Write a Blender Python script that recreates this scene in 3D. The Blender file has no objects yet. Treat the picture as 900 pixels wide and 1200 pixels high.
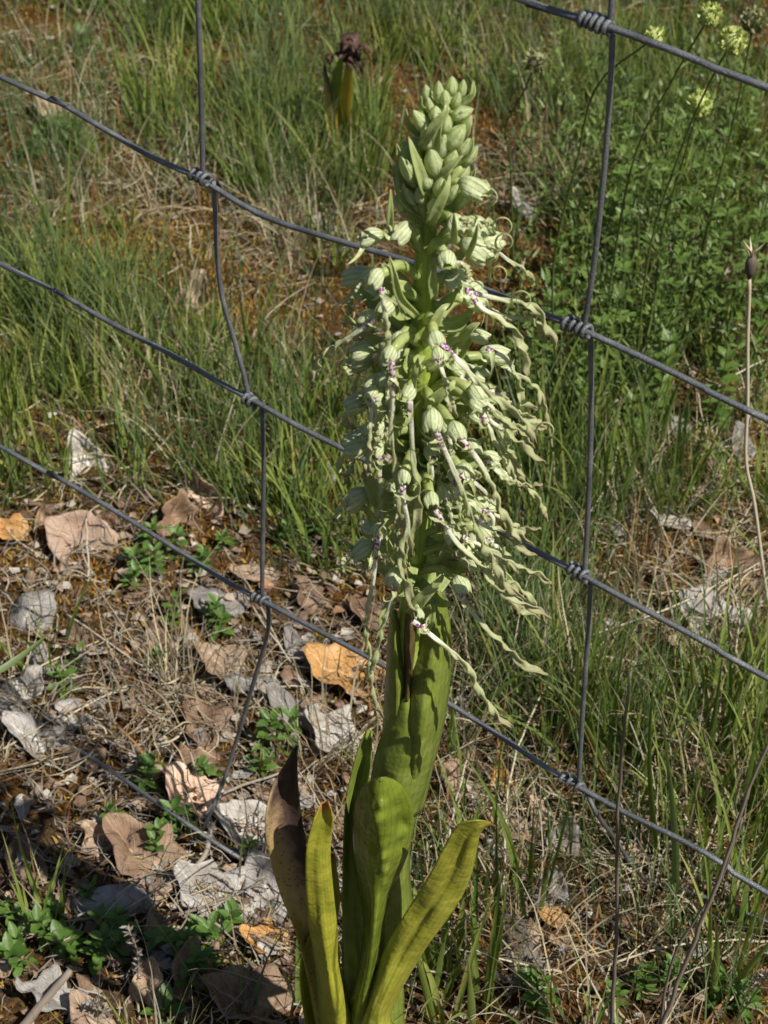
import bpy, math, random
import numpy as np
from mathutils import Vector, Matrix, noise

R = random.Random(7)
NR = np.random.RandomState(11)
rad = math.radians
scene = bpy.context.scene
col = bpy.data.collections.new("scene"); scene.collection.children.link(col)

# ------------------------------------------------------------------ camera
CAM_H, PITCH, VF = 1.10, rad(40), rad(30)
FPX = 600 / math.tan(VF / 2)
cam = bpy.data.cameras.new("camera")
camo = bpy.data.objects.new("camera", cam); col.objects.link(camo)
camo.location = (0, 0, CAM_H); camo.rotation_euler = (math.pi / 2 - PITCH, 0, 0)
cam.sensor_fit = 'VERTICAL'; cam.sensor_height = 24; cam.lens = 12 / math.tan(VF / 2)
cam.clip_start = 0.02; cam.clip_end = 500
cam.dof.use_dof = True; cam.dof.focus_distance = 1.02; cam.dof.aperture_fstop = 17
scene.camera = camo

# ------------------------------------------------------------------ light
SUN_EL, SUN_AZ = rad(51), math.atan2(-0.58, 0.81)       # sun to the right, a little towards the viewer
world = bpy.data.worlds.new("World"); scene.world = world; world.use_nodes = True
wn = world.node_tree.nodes; wl = world.node_tree.links
bg = wn.get('Background') or wn.new('ShaderNodeBackground')
sky = wn.new('ShaderNodeTexSky'); sky.sky_type = 'NISHITA'; sky.sun_disc = False
sky.sun_elevation = SUN_EL; sky.sun_rotation = math.pi / 2 - SUN_AZ
wl.new(sky.outputs[0], bg.inputs[0]); bg.inputs[1].default_value = 0.05
sun = bpy.data.lights.new("sun", 'SUN'); suno = bpy.data.objects.new("sun", sun); col.objects.link(suno)
sun.energy = 5.0; sun.angle = rad(0.5); sun.color = (1, .94, .84)
sd = Vector((math.cos(SUN_AZ) * math.cos(SUN_EL), math.sin(SUN_AZ) * math.cos(SUN_EL), math.sin(SUN_EL)))
suno.rotation_euler = (-sd).to_track_quat('-Z', 'Y').to_euler(); suno.location = sd * 5
vs = scene.view_settings
vs.view_transform = 'Standard'; vs.look = 'None'; vs.exposure = 0.42; vs.gamma = 1

# ------------------------------------------------------------------ where things stand
CP, SP = math.cos(PITCH), math.sin(PITCH)
def ray(px, py):
    cx = (px - 450) / FPX; cy = (600 - py) / FPX
    return Vector((cx, CP + cy * SP, -SP + cy * CP))
def terrain(x, y):
    v = Vector((x, y, 0))
    return 0.022 * noise.noise(v * 2.1 + Vector((3, 1, 0))) + 0.010 * noise.noise(v * 7) + 0.004 * noise.noise(v * 23)
YO = 0.72
def P(px, py, Y):                 # point at distance Y in front of the viewer
    d = ray(px, py); s = Y / d.y
    return Vector((d.x * s, Y, CAM_H + d.z * s))
def O(px, py, d=0.0): return P(px, py, YO - d)       # on the orchid, d metres in front of its stem
def G(px, py, lift=0.0):          # on the ground
    z = 0
    for _ in range(4):
        d = ray(px, py); s = (CAM_H - z - lift) / -d.z
        x, y = d.x * s, d.y * s; z = terrain(x, y)
    return Vector((x, y, z + lift))
FN, FK = Vector((.624, .78, 0)), .624 * -.161 + .78 * .99
def F(px, py, off=0.0):           # on the plane of the fence
    d = ray(px, py); s = (FK - off) / (FN.x * d.x + FN.y * d.y)
    return Vector((d.x * s, d.y * s, CAM_H + d.z * s))
def project(x, y, z=0.0):
    dx, dy, dz = x, y, z - CAM_H
    f = dy * CP - dz * SP; u = dy * SP + dz * CP
    return 450 + FPX * dx / f, 600 - FPX * u / f

# ------------------------------------------------------------------ helpers
def mesh_np(name, V, Fq, C=None, smooth=True):
    """V (n,3), Fq (m,k) same sized faces, C (n,3) attribute: random, along, across"""
    V = np.asarray(V, dtype=np.float32); Fq = np.asarray(Fq, dtype=np.int32)
    m = bpy.data.meshes.new(name); k = Fq.shape[1]
    m.vertices.add(len(V)); m.vertices.foreach_set('co', V.ravel())
    m.loops.add(Fq.size); m.loops.foreach_set('vertex_index', Fq.ravel())
    m.polygons.add(len(Fq)); m.polygons.foreach_set('loop_start', np.arange(0, Fq.size, k, dtype=np.int32))
    m.polygons.foreach_set('loop_total', np.full(len(Fq), k, dtype=np.int32))
    m.polygons.foreach_set('use_smooth', np.full(len(Fq), smooth, dtype=bool))
    m.update(calc_edges=True)
    if C is not None:
        a = m.attributes.new('par', 'FLOAT_COLOR', 'POINT')
        c = np.ones((len(V), 4), dtype=np.float32); c[:, :3] = C
        a.data.foreach_set('color', c.ravel())
    return m
class MB:
    """collects grids and tubes into ONE mesh"""
    def __init__(s): s.v = []; s.f = []; s.c = []
    def grid(s, rows, cols, closed=False):
        b = len(s.v); n = len(rows[0])
        for r, c in zip(rows, cols): s.v += [tuple(p) for p in r]; s.c += c
        for i in range(len(rows) - 1):
            for j in range(n if closed else n - 1):
                k = (j + 1) % n
                s.f.append((b + i * n + j, b + i * n + k, b + (i + 1) * n + k, b + (i + 1) * n + j))
    def tube(s, pts, radii, n=8, rnd=None, cap=True):
        rnd = R.random() if rnd is None else rnd
        rows, cols = [], []; prev = None; L = len(pts)
        pts = [Vector(p) for p in pts]
        if cap: pts = [pts[0]] + pts + [pts[-1]]; radii = [1e-5] + list(radii) + [1e-5]; L += 2
        for i, p in enumerate(pts):
            t = pts[min(i + 1, L - 1)] - pts[max(i - 1, 0)]
            t = t.normalized() if t.length > 1e-9 else Vector((0, 0, 1))
            if prev is None:
                a = t.orthogonal().normalized()
            else:
                a = prev - t * prev.dot(t); a = a.normalized() if a.length > 1e-9 else t.orthogonal().normalized()
            prev = a; b = t.cross(a); r = radii[i]
            rows.append([p + (a * math.cos(2 * math.pi * j / n) + b * math.sin(2 * math.pi * j / n)) * r for j in range(n)])
            cols.append([(rnd, i / (L - 1), j / n) for j in range(n)])
        s.grid(rows, cols, True)
    def ribbon(s, pts, width, twist=0.0, phase=0.0, ref=Vector((0, -1, .7)), cup=.15, rnd=None, wave=0, across=3, prof=None):
        rnd = R.random() if rnd is None else rnd
        n = len(pts); rows, cols = [], []
        for i, p in enumerate(pts):
            t_ = i / (n - 1)
            t = (pts[min(i + 1, n - 1)] - pts[max(i - 1, 0)]); t = t.normalized() if t.length > 1e-9 else Vector((0, 0, 1))
            nn = ref - t * ref.dot(t); nn = nn.normalized() if nn.length > 1e-6 else t.orthogonal().normalized()
            sd_ = t.cross(nn); a = phase + twist * 2 * math.pi * t_
            side = sd_ * math.cos(a) + nn * math.sin(a); nor = nn * math.cos(a) - sd_ * math.sin(a)
            w = width * (prof(t_) if prof else math.sin(math.pi * min(1, .12 + .88 * t_)) ** .5)
            row, cc = [], []
            for j in range(across):
                u = 2 * j / (across - 1) - 1
                off = cup * w * (u * u) * .9 + wave * w * math.sin(9 * t_ * math.pi + u * 2) * abs(u)
                row.append(p + side * (u * w * .5) + nor * off); cc.append((rnd, t_, (u + 1) / 2))
            rows.append(row); cols.append(cc)
        s.grid(rows, cols)
    def blob(s, M, rx, ry, rz, nu=8, nv=6, bump=0.0, rnd=None):
        rnd = R.random() if rnd is None else rnd
        rows, cols = [], []
        for i in range(nv + 1):
            th = math.pi * (0.001 + .998 * i / nv); r = []; c = []
            for j in range(nu):
                ph = 2 * math.pi * j / nu; k = 1 + bump * R.uniform(-1, 1)
                r.append(M @ Vector((rx * k * math.sin(th) * math.cos(ph), ry * k * math.sin(th) * math.sin(ph), rz * k * -math.cos(th))))
                c.append((rnd, i / nv, j / nu))
            rows.append(r); cols.append(c)
        s.grid(rows, cols, True)
    def mesh(s, name, smooth=True): return mesh_np(name, s.v, s.f, s.c, smooth)
    def build(s, name, mat, parent=None, smooth=True):
        return link(name, s.mesh(name, smooth), mat, parent)
def link(name, m, mat, parent=None):
    if mat and not m.materials: m.materials.append(mat)
    o = bpy.data.objects.new(name, m); col.objects.link(o)
    if parent is not None:
        o.parent = parent; o.matrix_parent_inverse = Matrix.Identity(4)
        # geometry is written in world space: take the root's place off
        if not o.get('local') and m.users == 1:
            root = parent
            while root.parent is not None: root = root.parent
            m.transform(root.matrix_basis.inverted())
    return o
def tag(o, label=None, cat=None, group=None, kind=None):
    if label: o['label'] = label
    if cat: o['category'] = cat
    if group: o['group'] = group
    if kind: o['kind'] = kind
    return o
def empty(name, loc, label, cat, group=None):
    o = bpy.data.objects.new(name, None); col.objects.link(o); o.location = loc; o.empty_display_size = .02
    o.matrix_basis = Matrix.Translation(loc)
    return tag(o, label, cat, group)
def spline(pts, n):
    pts = [Vector(p) for p in pts]
    if len(pts) == 2: return [pts[0].lerp(pts[1], i / (n - 1)) for i in range(n)]
    q = [2 * pts[0] - pts[1]] + pts + [2 * pts[-1] - pts[-2]]
    seg = [(pts[i + 1] - pts[i]).length for i in range(len(pts) - 1)]; T = sum(seg); out = []
    for i in range(n):
        d = T * i / (n - 1); k = 0
        while k < len(seg) - 1 and d > seg[k]: d -= seg[k]; k += 1
        t = min(1, d / max(seg[k], 1e-9)); a, b, c, e = q[k], q[k + 1], q[k + 2], q[k + 3]
        out.append(.5 * ((2 * b) + (c - a) * t + (2 * a - 5 * b + 4 * c - e) * t * t + (3 * b - a - 3 * c + e) * t ** 3))
    return out
def lerp(a, b, t): return a + (b - a) * t

# ------------------------------------------------------------------ materials
def sz0(px, p): return (p - Vector((0, 0, CAM_H))).length / FPX * px
class Mat:
    def __init__(s, name):
        s.m = bpy.data.materials.new(name); s.m.use_nodes = True; s.t = s.m.node_tree
        s.n = s.t.nodes; s.l = s.t.links
        s.b = s.n['Principled BSDF']; s.out = s.n['Material Output']
        s.at = s.n.new('ShaderNodeAttribute'); s.at.attribute_name = 'par'
        s.sep = s.n.new('ShaderNodeSeparateColor'); s.l.new(s.at.outputs['Color'], s.sep.inputs[0])
        s.rnd, s.al, s.ac = s.sep.outputs[0], s.sep.outputs[1], s.sep.outputs[2]
        g = s.n.new('ShaderNodeNewGeometry'); s.pos = g.outputs['Position']
    def ramp(s, fac, stops, interp='LINEAR'):
        r = s.n.new('ShaderNodeValToRGB'); r.color_ramp.interpolation = interp
        e = r.color_ramp.elements
        while len(e) < len(stops): e.new(.5)
        for x, (p, c) in zip(e, stops): x.position = p; x.color = (*c, 1)
        s.l.new(fac, r.inputs[0]); return r.outputs[0]
    def noise(s, scale, detail=4, vec=None, rough=.6, out=0):
        t = s.n.new('ShaderNodeTexNoise'); t.inputs['Scale'].default_value = scale
        t.inputs['Detail'].default_value = detail; t.inputs['Roughness'].default_value = rough
        s.l.new(vec or s.pos, t.inputs['Vector']); return t.outputs[out]
    def vor(s, scale, out='Distance', vec=None):
        t = s.n.new('ShaderNodeTexVoronoi'); t.inputs['Scale'].default_value = scale
        s.l.new(vec or s.pos, t.inputs['Vector']); return t.outputs[out]
    def math(s, op, a, b=None, clamp=False):
        x = s.n.new('ShaderNodeMath'); x.operation = op; x.use_clamp = clamp
        for i, v in enumerate((a, b)):
            if v is None: continue
            if isinstance(v, (int, float)): x.inputs[i].default_value = v
            else: s.l.new(v, x.inputs[i])
        return x.outputs[0]
    def mix(s, fac, a, b, mode='MIX'):
        x = s.n.new('ShaderNodeMix'); x.data_type = 'RGBA'; x.blend_type = mode
        for i, v in ((0, fac), (6, a), (7, b)):
            if isinstance(v, tuple): x.inputs[i].default_value = (*v, 1)
            elif isinstance(v, (int, float)): x.inputs[i].default_value = v
            else: s.l.new(v, x.inputs[i])
        return x.outputs[2]
    def step(s, v, a, b):
        x = s.n.new('ShaderNodeMapRange'); x.interpolation_type = 'SMOOTHSTEP'
        s.l.new(v, x.inputs[0]); x.inputs[1].default_value = a; x.inputs[2].default_value = b
        return x.outputs[0]
    def bump(s, h, dist=.001, strength=1):
        x = s.n.new('ShaderNodeBump'); x.inputs['Strength'].default_value = strength; x.inputs['Distance'].default_value = dist
        s.l.new(h, x.inputs['Height']); s.l.new(x.outputs[0], s.b.inputs['Normal']); s.bn = x.outputs[0]
    def done(s, c, rough=.6, trans=0.0, spec=.4, tint=None):
        if isinstance(c, tuple): s.b.inputs['Base Color'].default_value = (*c, 1)
        else: s.l.new(c, s.b.inputs['Base Color'])
        s.b.inputs['Roughness'].default_value = rough; s.b.inputs['Specular IOR Level'].default_value = spec
        if trans:
            t = s.n.new('ShaderNodeBsdfTranslucent'); mx = s.n.new('ShaderNodeMixShader'); mx.inputs[0].default_value = trans
            cc = s.mix(1.0, c, tint or (1.25, 1.3, .6), 'MULTIPLY'); s.l.new(cc, t.inputs[0])
            s.l.new(s.b.outputs[0], mx.inputs[1]); s.l.new(t.outputs[0], mx.inputs[2]); s.l.new(mx.outputs[0], s.out.inputs[0])
        return s.m
def mat_blade(name, stops, tipc, rough=.5, trans=.3, tip0=.7, spec=.4):
    m = Mat(name); c = m.ramp(m.rnd, stops)
    c = m.mix(m.math('MULTIPLY', m.step(m.al, tip0, 1.0), .7), c, tipc)
    c = m.mix(m.math('MULTIPLY', m.noise(160, 3), .5), c, m.mix(1.0, c, (.55, .6, .5), 'MULTIPLY'))
    return m.done(c, rough, trans, spec)
M = {}
M['grass'] = mat_blade('green grass blade', [(0, (.085, .14, .024)), (.35, (.15, .215, .042)), (.7, (.23, .285, .065)), (.88, (.33, .34, .09)), (1, (.42, .36, .17))], (.33, .30, .12))
M['herbmass'] = mat_blade('herb foliage', [(0, (.065, .115, .024)), (.5, (.125, .19, .042)), (1, (.22, .28, .08))], (.18, .26, .07), .45, .3)
M['bluegrass'] = mat_blade('grey green grass blade', [(0, (.075, .125, .045)), (.5, (.125, .19, .07)), (1, (.2, .26, .12))], (.26, .26, .13))
M['straw'] = mat_blade('dry straw', [(0, (.50, .43, .29)), (.35, (.36, .29, .19)), (.6, (.27, .21, .14)), (.8, (.42, .38, .31)), (1, (.55, .47, .30))], (.3, .2, .12), .6, .15, .8)
M['redgrass'] = mat_blade('rusty grass blade', [(0, (.30, .12, .04)), (.5, (.34, .20, .07)), (1, (.20, .09, .04))], (.25, .15, .08), .6, .2)
def mat_moss():
    m = Mat('moss'); n = m.noise(6, 3)
    a = m.ramp(m.rnd, [(0, (.20, .095, .022)), (.4, (.32, .17, .034)), (.75, (.42, .25, .06)), (1, (.27, .22, .05))])
    b = m.ramp(m.rnd, [(0, (.09, .095, .016)), (.5, (.22, .17, .026)), (1, (.38, .26, .05))])
    return m.done(m.mix(m.step(n, .42, .62), a, b), .75, .15, .2)
M['moss'] = mat_moss()
def mat_soil():
    m = Mat('mossy soil')
    n = m.noise(9, 6); f = m.noise(220, 5, rough=.75); v = m.vor(140)
    a = m.ramp(f, [(.3, (.025, .017, .011)), (.5, (.075, .048, .026)), (.64, (.14, .09, .045)), (.78, (.26, .21, .15))])
    b = m.ramp(f, [(.3, (.022, .020, .008)), (.5, (.09, .042, .012)), (.65, (.19, .09, .02)), (.8, (.28, .17, .05))])
    c = m.mix(m.step(n, .42, .58), a, b)
    m.bump(m.math('ADD', f, m.math('MULTIPLY', v, -.6)), .004)
    return m.done(c, .95, 0, .1)
M['soil'] = mat_soil()
def mat_wire():
    m = Mat('galvanised wire'); f = m.noise(900, 4, rough=.7); n = m.noise(60, 3)
    c = m.ramp(n, [(.35, (.11, .118, .13)), (.6, (.18, .19, .205)), (.75, (.27, .28, .295))])
    c = m.mix(m.step(f, .62, .72), c, (.42, .42, .42)); c = m.mix(m.math('MULTIPLY', m.step(m.noise(30, 3), .62, .75), .4), c, (.14, .085, .055))
    m.bump(f, .0007); m.b.inputs['Metallic'].default_value = .5
    return m.done(c, .42, 0, .5)
M['wire'] = mat_wire()
def mat_deadleaf(name, c1, c2, c3):
    m = Mat(name); tc = m.n.new('ShaderNodeTexCoord').outputs['Object']
    n = m.noise(45, 5, tc); f = m.noise(260, 4, tc)
    ov = m.n.new('ShaderNodeObjectInfo')
    c = m.ramp(n, [(.28, c1), (.5, c2), (.72, c3)])
    vein = m.math('ABSOLUTE', m.math('SUBTRACT', m.ac, .5))
    # side veins: herringbone on (along + |across|)
    h = m.math('SINE', m.math('MULTIPLY', m.math('SUBTRACT', m.al, m.math('MULTIPLY', vein, .55)), 58))
    hv = m.step(h, .82, 1.0)
    c = m.mix(m.math('MULTIPLY', hv, .35), c, tuple(min(1, x * 1.35) for x in c3))
    c = m.mix(m.math('SUBTRACT', 1, m.step(vein, .0, .035)), c, tuple(x * 1.2 for x in c3))
    c = m.mix(m.math('MULTIPLY', m.step(f, .58, .72), .6), c, tuple(x * .4 for x in c1))
    hs = m.n.new('ShaderNodeHueSaturation'); m.l.new(c, hs.inputs['Color'])
    m.l.new(m.math('ADD', m.math('MULTIPLY', ov.outputs['Random'], .6), .72), hs.inputs['Value'])
    m.bump(m.math('ADD', m.math('MULTIPLY', hv, .5), f), .0012)
    return m.done(hs.outputs[0], .6, .18, .35, (1.3, .9, .5))
M['leaf_grey'] = mat_deadleaf('grey dead leaf', (.17, .15, .14), (.33, .31, .29), (.45, .43, .40))
M['leaf_white'] = mat_deadleaf('bleached dead leaf', (.36, .33, .29), (.52, .49, .44), (.62, .59, .54))
M['leaf_pink'] = mat_deadleaf('pinkish dead leaf', (.36, .24, .17), (.52, .37, .27), (.62, .47, .36))
M['leaf_tan'] = mat_deadleaf('tan dead leaf', (.20, .13, .085), (.38, .27, .185), (.52, .41, .30))
M['leaf_brown'] = mat_deadleaf('brown dead leaf', (.11, .065, .04), (.22, .14, .09), (.36, .26, .17))
M['leaf_orange'] = mat_deadleaf('orange dead leaf', (.26, .12, .035), (.46, .25, .08), (.55, .36, .16))
def mat_fresh(name, stops, veins=0, edge=None, rough=.4, trans=.25, scale=90):
    m = Mat(name); n = m.noise(scale, 4)
    c = m.ramp(n, stops)
    if veins:
        w = m.math('SINE', m.math('ADD', m.math('MULTIPLY', m.ac, veins), m.math('MULTIPLY', m.noise(30, 2), 4))); wv = m.step(w, .72, .97)
        c = m.mix(m.math('MULTIPLY', wv, .55), c, m.mix(1.0, c, (.6, .68, .45), 'MULTIPLY'))
        c = m.mix(m.math('MULTIPLY', m.step(m.noise(35, 4), .5, .7), .35), c, m.mix(1.0, c, (1.3, 1.2, .9), 'MULTIPLY'))
        c = m.mix(m.math('MULTIPLY', m.math('SUBTRACT', 1, m.step(m.vor(330), .06, .14)), .35), c, (.25, .14, .05))
        m.bump(m.noise(110, 2), .0010)
    else: m.bump(m.noise(400, 3), .0004)
    if edge: c = m.mix(m.step(m.al, edge[0], edge[1]), c, edge[2])
    c = m.mix(m.math('MULTIPLY', m.rnd, .35), c, m.mix(1.0, c, (.7, .78, .6), 'MULTIPLY'))
    return m.done(c, rough, trans, .5)
M['stem'] = mat_fresh('orchid stem', [(.3, (.30, .40, .06)), (.6, (.40, .50, .11)), (.75, (.46, .55, .16))], 38)
M['sheath'] = mat_fresh('orchid sheath leaf', [(.3, (.165, .215, .035)), (.6, (.24, .295, .06)), (.8, (.32, .37, .11))], 70, rough=.33)
M['hooded'] = mat_fresh('hooded leaf', [(.3, (.15, .205, .022)), (.6, (.23, .29, .04)), (.8, (.38, .44, .09))], 60, rough=.2, trans=.35)
M['yellowleaf'] = mat_fresh('yellowing leaf', [(.3, (.30, .32, .035)), (.6, (.44, .42, .055)), (.8, (.50, .44, .08))], 55, (.93, 1., (.35, .16, .04)), rough=.35)
M['olive_leaf'] = mat_fresh('yellow green leaf', [(.3, (.30, .31, .035)), (.6, (.40, .39, .06)), (.8, (.48, .46, .11))], 55, (.965, 1., (.32, .17, .05)), rough=.35)
def mat_brownleaf_shaded():
    m = Mat('withered leaf'); n = m.noise(60, 5)
    c = m.ramp(m.math('ADD', m.math('ADD', m.al, m.math('MULTIPLY', m.math('SUBTRACT', m.ac, .5), .35)), m.math('MULTIPLY', m.math('SUBTRACT', n, .5), .4)), [(.05, (.40, .38, .06)), (.45, (.52, .38, .12)), (.66, (.36, .25, .14)), (.78, (.08, .05, .04)), (1, (.02, .015, .015))])  # withered browns, with a lit base and shaded tip and right side painted in
    sp = m.vor(260); c = m.mix(m.math('MULTIPLY', m.math('SUBTRACT', 1, m.step(sp, .15, .3)), .6), c, (.06, .03, .02))
    m.bump(m.noise(200, 4), .001)
    return m.done(c, .55, .15, .4)
M['withered'] = mat_brownleaf_shaded()
M['dark_sheath'] = mat_fresh('purplish sheath', [(.3, (.06, .045, .02)), (.6, (.13, .09, .035)), (.8, (.19, .14, .05))], 50, rough=.5, trans=.05)
M['bract'] = mat_fresh('bract', [(.3, (.40, .47, .19)), (.6, (.50, .56, .27)), (.8, (.57, .62, .36))], 34, (.9, 1., (.42, .36, .22)), trans=.42)
M['ovary'] = mat_fresh('ovary', [(.3, (.40, .47, .17)), (.6, (.50, .56, .25)), (.8, (.56, .61, .34))], 44, trans=.4)
def mat_hood(name, base, vein, k=50):
    m = Mat(name); n = m.noise(220, 4)
    c = m.mix(n, base, tuple(min(1, x * 1.22) for x in base))
    w = m.math('ADD', m.math('SINE', m.math('MULTIPLY', m.ac, k)), m.math('MULTIPLY', m.math('SUBTRACT', m.noise(260, 4), .5), 3.4))
    wv = m.step(w, .35, 1.0)
    c = m.mix(m.math('MULTIPLY', wv, .38), c, vein)
    c = m.mix(m.math('MULTIPLY', m.step(m.al, .35, .0), .6), c, vein)
    m.bump(m.math('ADD', m.math('MULTIPLY', wv, -.5), m.noise(350, 3)), .0007)
    return m.done(c, .5, .42, .35, (1.25, 1.3, .8))
M['hood'] = mat_hood('flower hood', (.58, .62, .42), (.40, .48, .23), 60)
M['bud'] = mat_hood('flower bud', (.50, .56, .31), (.35, .43, .16), 44)
def mat_lip():
    m = Mat('flower lip'); tc = m.pos
    g = m.ramp(m.al, [(0, (.85, .82, .81)), (.18, (.85, .85, .78)), (.30, (.66, .68, .48)), (.5, (.52, .57, .31)), (.85, (.50, .52, .30)), (1, (.33, .27, .15))])
    v = m.vor(620, vec=tc); sp = m.math('MULTIPLY', m.math('SUBTRACT', 1, m.step(v, .38, .55)), m.math('SUBTRACT', 1, m.step(m.al, .09, .16)))
    c = m.mix(sp, g, (.34, .05, .36))
    e = m.math('MULTIPLY', m.math('MULTIPLY', m.step(m.math('ABSOLUTE', m.math('SUBTRACT', m.ac, .5)), .3, .5), m.step(m.al, .3, .5)), .35)
    c = m.mix(e, c, (.42, .36, .22)); c = m.mix(m.math('MULTIPLY', m.rnd, .3), c, (.30, .33, .12))
    m.bump(m.noise(700, 3), .0004)
    return m.done(c, .5, .4, .4, (1.2, 1.2, .8))
M['lip'] = mat_lip()
M['lobe'] = mat_fresh('side lobe', [(.3, (.36, .42, .18)), (.6, (.47, .51, .27)), (.8, (.55, .57, .36))], 0, (.8, 1, (.40, .34, .22)))
M['throat'] = mat_fresh('flower throat', [(.3, (.50, .38, .38)), (.55, (.58, .52, .46)), (.7, (.33, .12, .30))], 0, scale=400)
M['herb'] = mat_fresh('herb leaf', [(.3, (.065, .135, .022)), (.6, (.11, .20, .035)), (.8, (.16, .26, .06))], 0, rough=.45, trans=.3)
M['leaf_ochre'] = mat_fresh('ochre leaf', [(.3, (.35, .30, .05)), (.6, (.50, .34, .06)), (.8, (.55, .42, .12))], 60)
M['darkherb'] = mat_fresh('leafy herb leaf', [(.3, (.08, .14, .024)), (.6, (.13, .205, .04)), (.8, (.19, .27, .065))], 0, rough=.45, trans=.3)
M['herbstem'] = mat_fresh('herb stem', [(.3, (.08, .13, .03)), (.6, (.14, .18, .05)), (.8, (.2, .2, .08))], 0)
M['burnet'] = mat_fresh('burnet head', [(.3, (.34, .42, .12)), (.55, (.50, .55, .20)), (.75, (.62, .60, .32))], 0, scale=300)
M['burnet_old'] = mat_fresh('old burnet head', [(.3, (.16, .17, .07)), (.55, (.28, .28, .14)), (.75, (.36, .33, .2))], 0, scale=300)
M['twig'] = mat_blade('dead twig', [(0, (.13, .10, .08)), (.5, (.22, .18, .15)), (1, (.33, .29, .25))], (.3, .26, .22), .8, 0)
M['palestalk'] = mat_blade('pale stalk', [(0, (.52, .44, .32)), (.5, (.58, .52, .40)), (1, (.42, .34, .24))], (.45, .38, .27), .6, .05)
M['darkstalk'] = mat_blade('dark dry stalk', [(0, (.10, .075, .06)), (.5, (.16, .12, .10)), (1, (.2, .16, .13))], (.2, .16, .13), .8, 0)
def mat_stone():
    m = Mat('stone'); n = m.noise(30, 6); f = m.noise(300, 4)
    c = m.ramp(n, [(.3, (.13, .125, .12)), (.5, (.25, .245, .235)), (.7, (.38, .37, .36))])
    m.bump(m.math('ADD', n, m.math('MULTIPLY', f, .3)), .004); return m.done(c, .9, 0, .2)
M['stone'] = mat_stone()
def mat_bark():
    m = Mat('rotten wood'); n = m.noise(40, 6); f = m.noise(300, 5)
    c = m.ramp(m.math('ADD', m.math('MULTIPLY', n, .5), m.math('MULTIPLY', f, .5)), [(.35, (.06, .05, .045)), (.5, (.15, .13, .115)), (.65, (.27, .24, .22))])
    m.bump(m.math('ADD', n, f), .004); return m.done(c, .95, 0, .1)
M['bark'] = mat_bark()

# ------------------------------------------------------------------ ground
def ground():
    def axis(lo, hi, n, c):
        core = np.linspace(lo, hi, n); k = np.arange(1, 19); out = .015 * (1.55 ** k)
        return np.concatenate([(lo - out)[::-1], core, hi + out])
    xs = axis(-1.5, 1.5, 230, 0); ys = axis(0.0, 3.8, 290, 0)
    nx, ny = len(xs), len(ys); V = np.zeros((ny, nx, 3)); V[..., 0] = xs[None]; V[..., 1] = ys[:, None]
    for j in range(ny):
        for i in range(nx):
            x, y = xs[i], ys[j]; V[j, i, 2] = terrain(x, y) + (.0035 * noise.noise(Vector((x, y, 0)) * 70) if abs(x) < 1.6 and -.1 < y < 4 else 0)
    idx = np.arange(nx * ny).reshape(ny, nx)
    Fq = np.stack([idx[:-1, :-1], idx[:-1, 1:], idx[1:, 1:], idx[1:, :-1]], -1).reshape(-1, 4)
    o = link('ground', mesh_np('ground', V.reshape(-1, 3), Fq, np.zeros((nx * ny, 3)) + .5), M['soil'])
    tag(o, 'brown mossy soil under the grass and leaf litter', None, kind='structure')
ground()

# terrain height for numpy arrays (bilinear table)
TX = np.linspace(-3.2, 3.2, 321); TY = np.linspace(-.6, 5.4, 301)
TT = np.array([[terrain(x, y) for x in TX] for y in TY])
def terr(x, y):
    i = np.clip((x - TX[0]) / (TX[1] - TX[0]), 0, len(TX) - 2.001); j = np.clip((y - TY[0]) / (TY[1] - TY[0]), 0, len(TY) - 2.001)
    a = i.astype(int); b = j.astype(int); u = i - a; v = j - b
    return TT[b, a] * (1 - u) * (1 - v) + TT[b, a + 1] * u * (1 - v) + TT[b + 1, a] * (1 - u) * v + TT[b + 1, a + 1] * u * v

GREEN = [(80, 70, 130, 90, .8), (260, 80, 120, 90, .9), (390, 160, 80, 100, 1.3), (50, 370, 80, 120, 1.), (180, 440, 120, 80, .9), (340, 460, 120, 90, 1.3), (200, 560, 150, 50, 1.1),
         (410, 590, 60, 60, .8), (350, 650, 60, 35, .6), (500, 60, 70, 80, .7), (640, 60, 90, 60, .7), (800, 90, 130, 90, 1.2), (760, 240, 110, 90, .9), (880, 280, 60, 100, .6), (650, 620, 80, 110, 1.),
         (760, 590, 110, 60, .8), (610, 840, 80, 130, 1.3), (550, 1060, 70, 170, 1.7), (660, 1110, 130, 110, 1.2), (810, 930, 110, 150, 1.4), (720, 820, 100, 70, .8), (870, 1130, 80, 80, .7)]
LITTER = [(120, 690, 200, 90, 1.), (150, 880, 220, 120, 1.2), (250, 1080, 230, 130, 1.1), (380, 780, 90, 80, 1.), (840, 700, 80, 80, .6), (630, 980, 80, 60, .6)]
MOSSY = [(200, 290, 130, 80, 1.5), (640, 300, 60, 80, 1.5), (90, 680, 130, 60, 1.2), (860, 940, 100, 80, 1.2), (560, 250, 60, 80, 1.), (110, 110, 80, 60, .8), (800, 620, 90, 60, .8), (420, 30, 60, 50, .9), (620, 30, 60, 60, .9), (90, 480, 80, 60, .6)]
DRY = [(150, 240, 80, 40, .7), (660, 190, 60, 60, 1.5), (370, 270, 70, 40, .9), (700, 730, 170, 130, 1.), (590, 1000, 120, 200, 1.4), (800, 1020, 150, 150, 1.), (440, 880, 80, 80, .8),
       (130, 820, 150, 70, .7), (300, 500, 200, 60, .5), (120, 100, 90, 60, .4), (820, 640, 100, 70, .8), (420, 1050, 80, 120, .6)]
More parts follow.
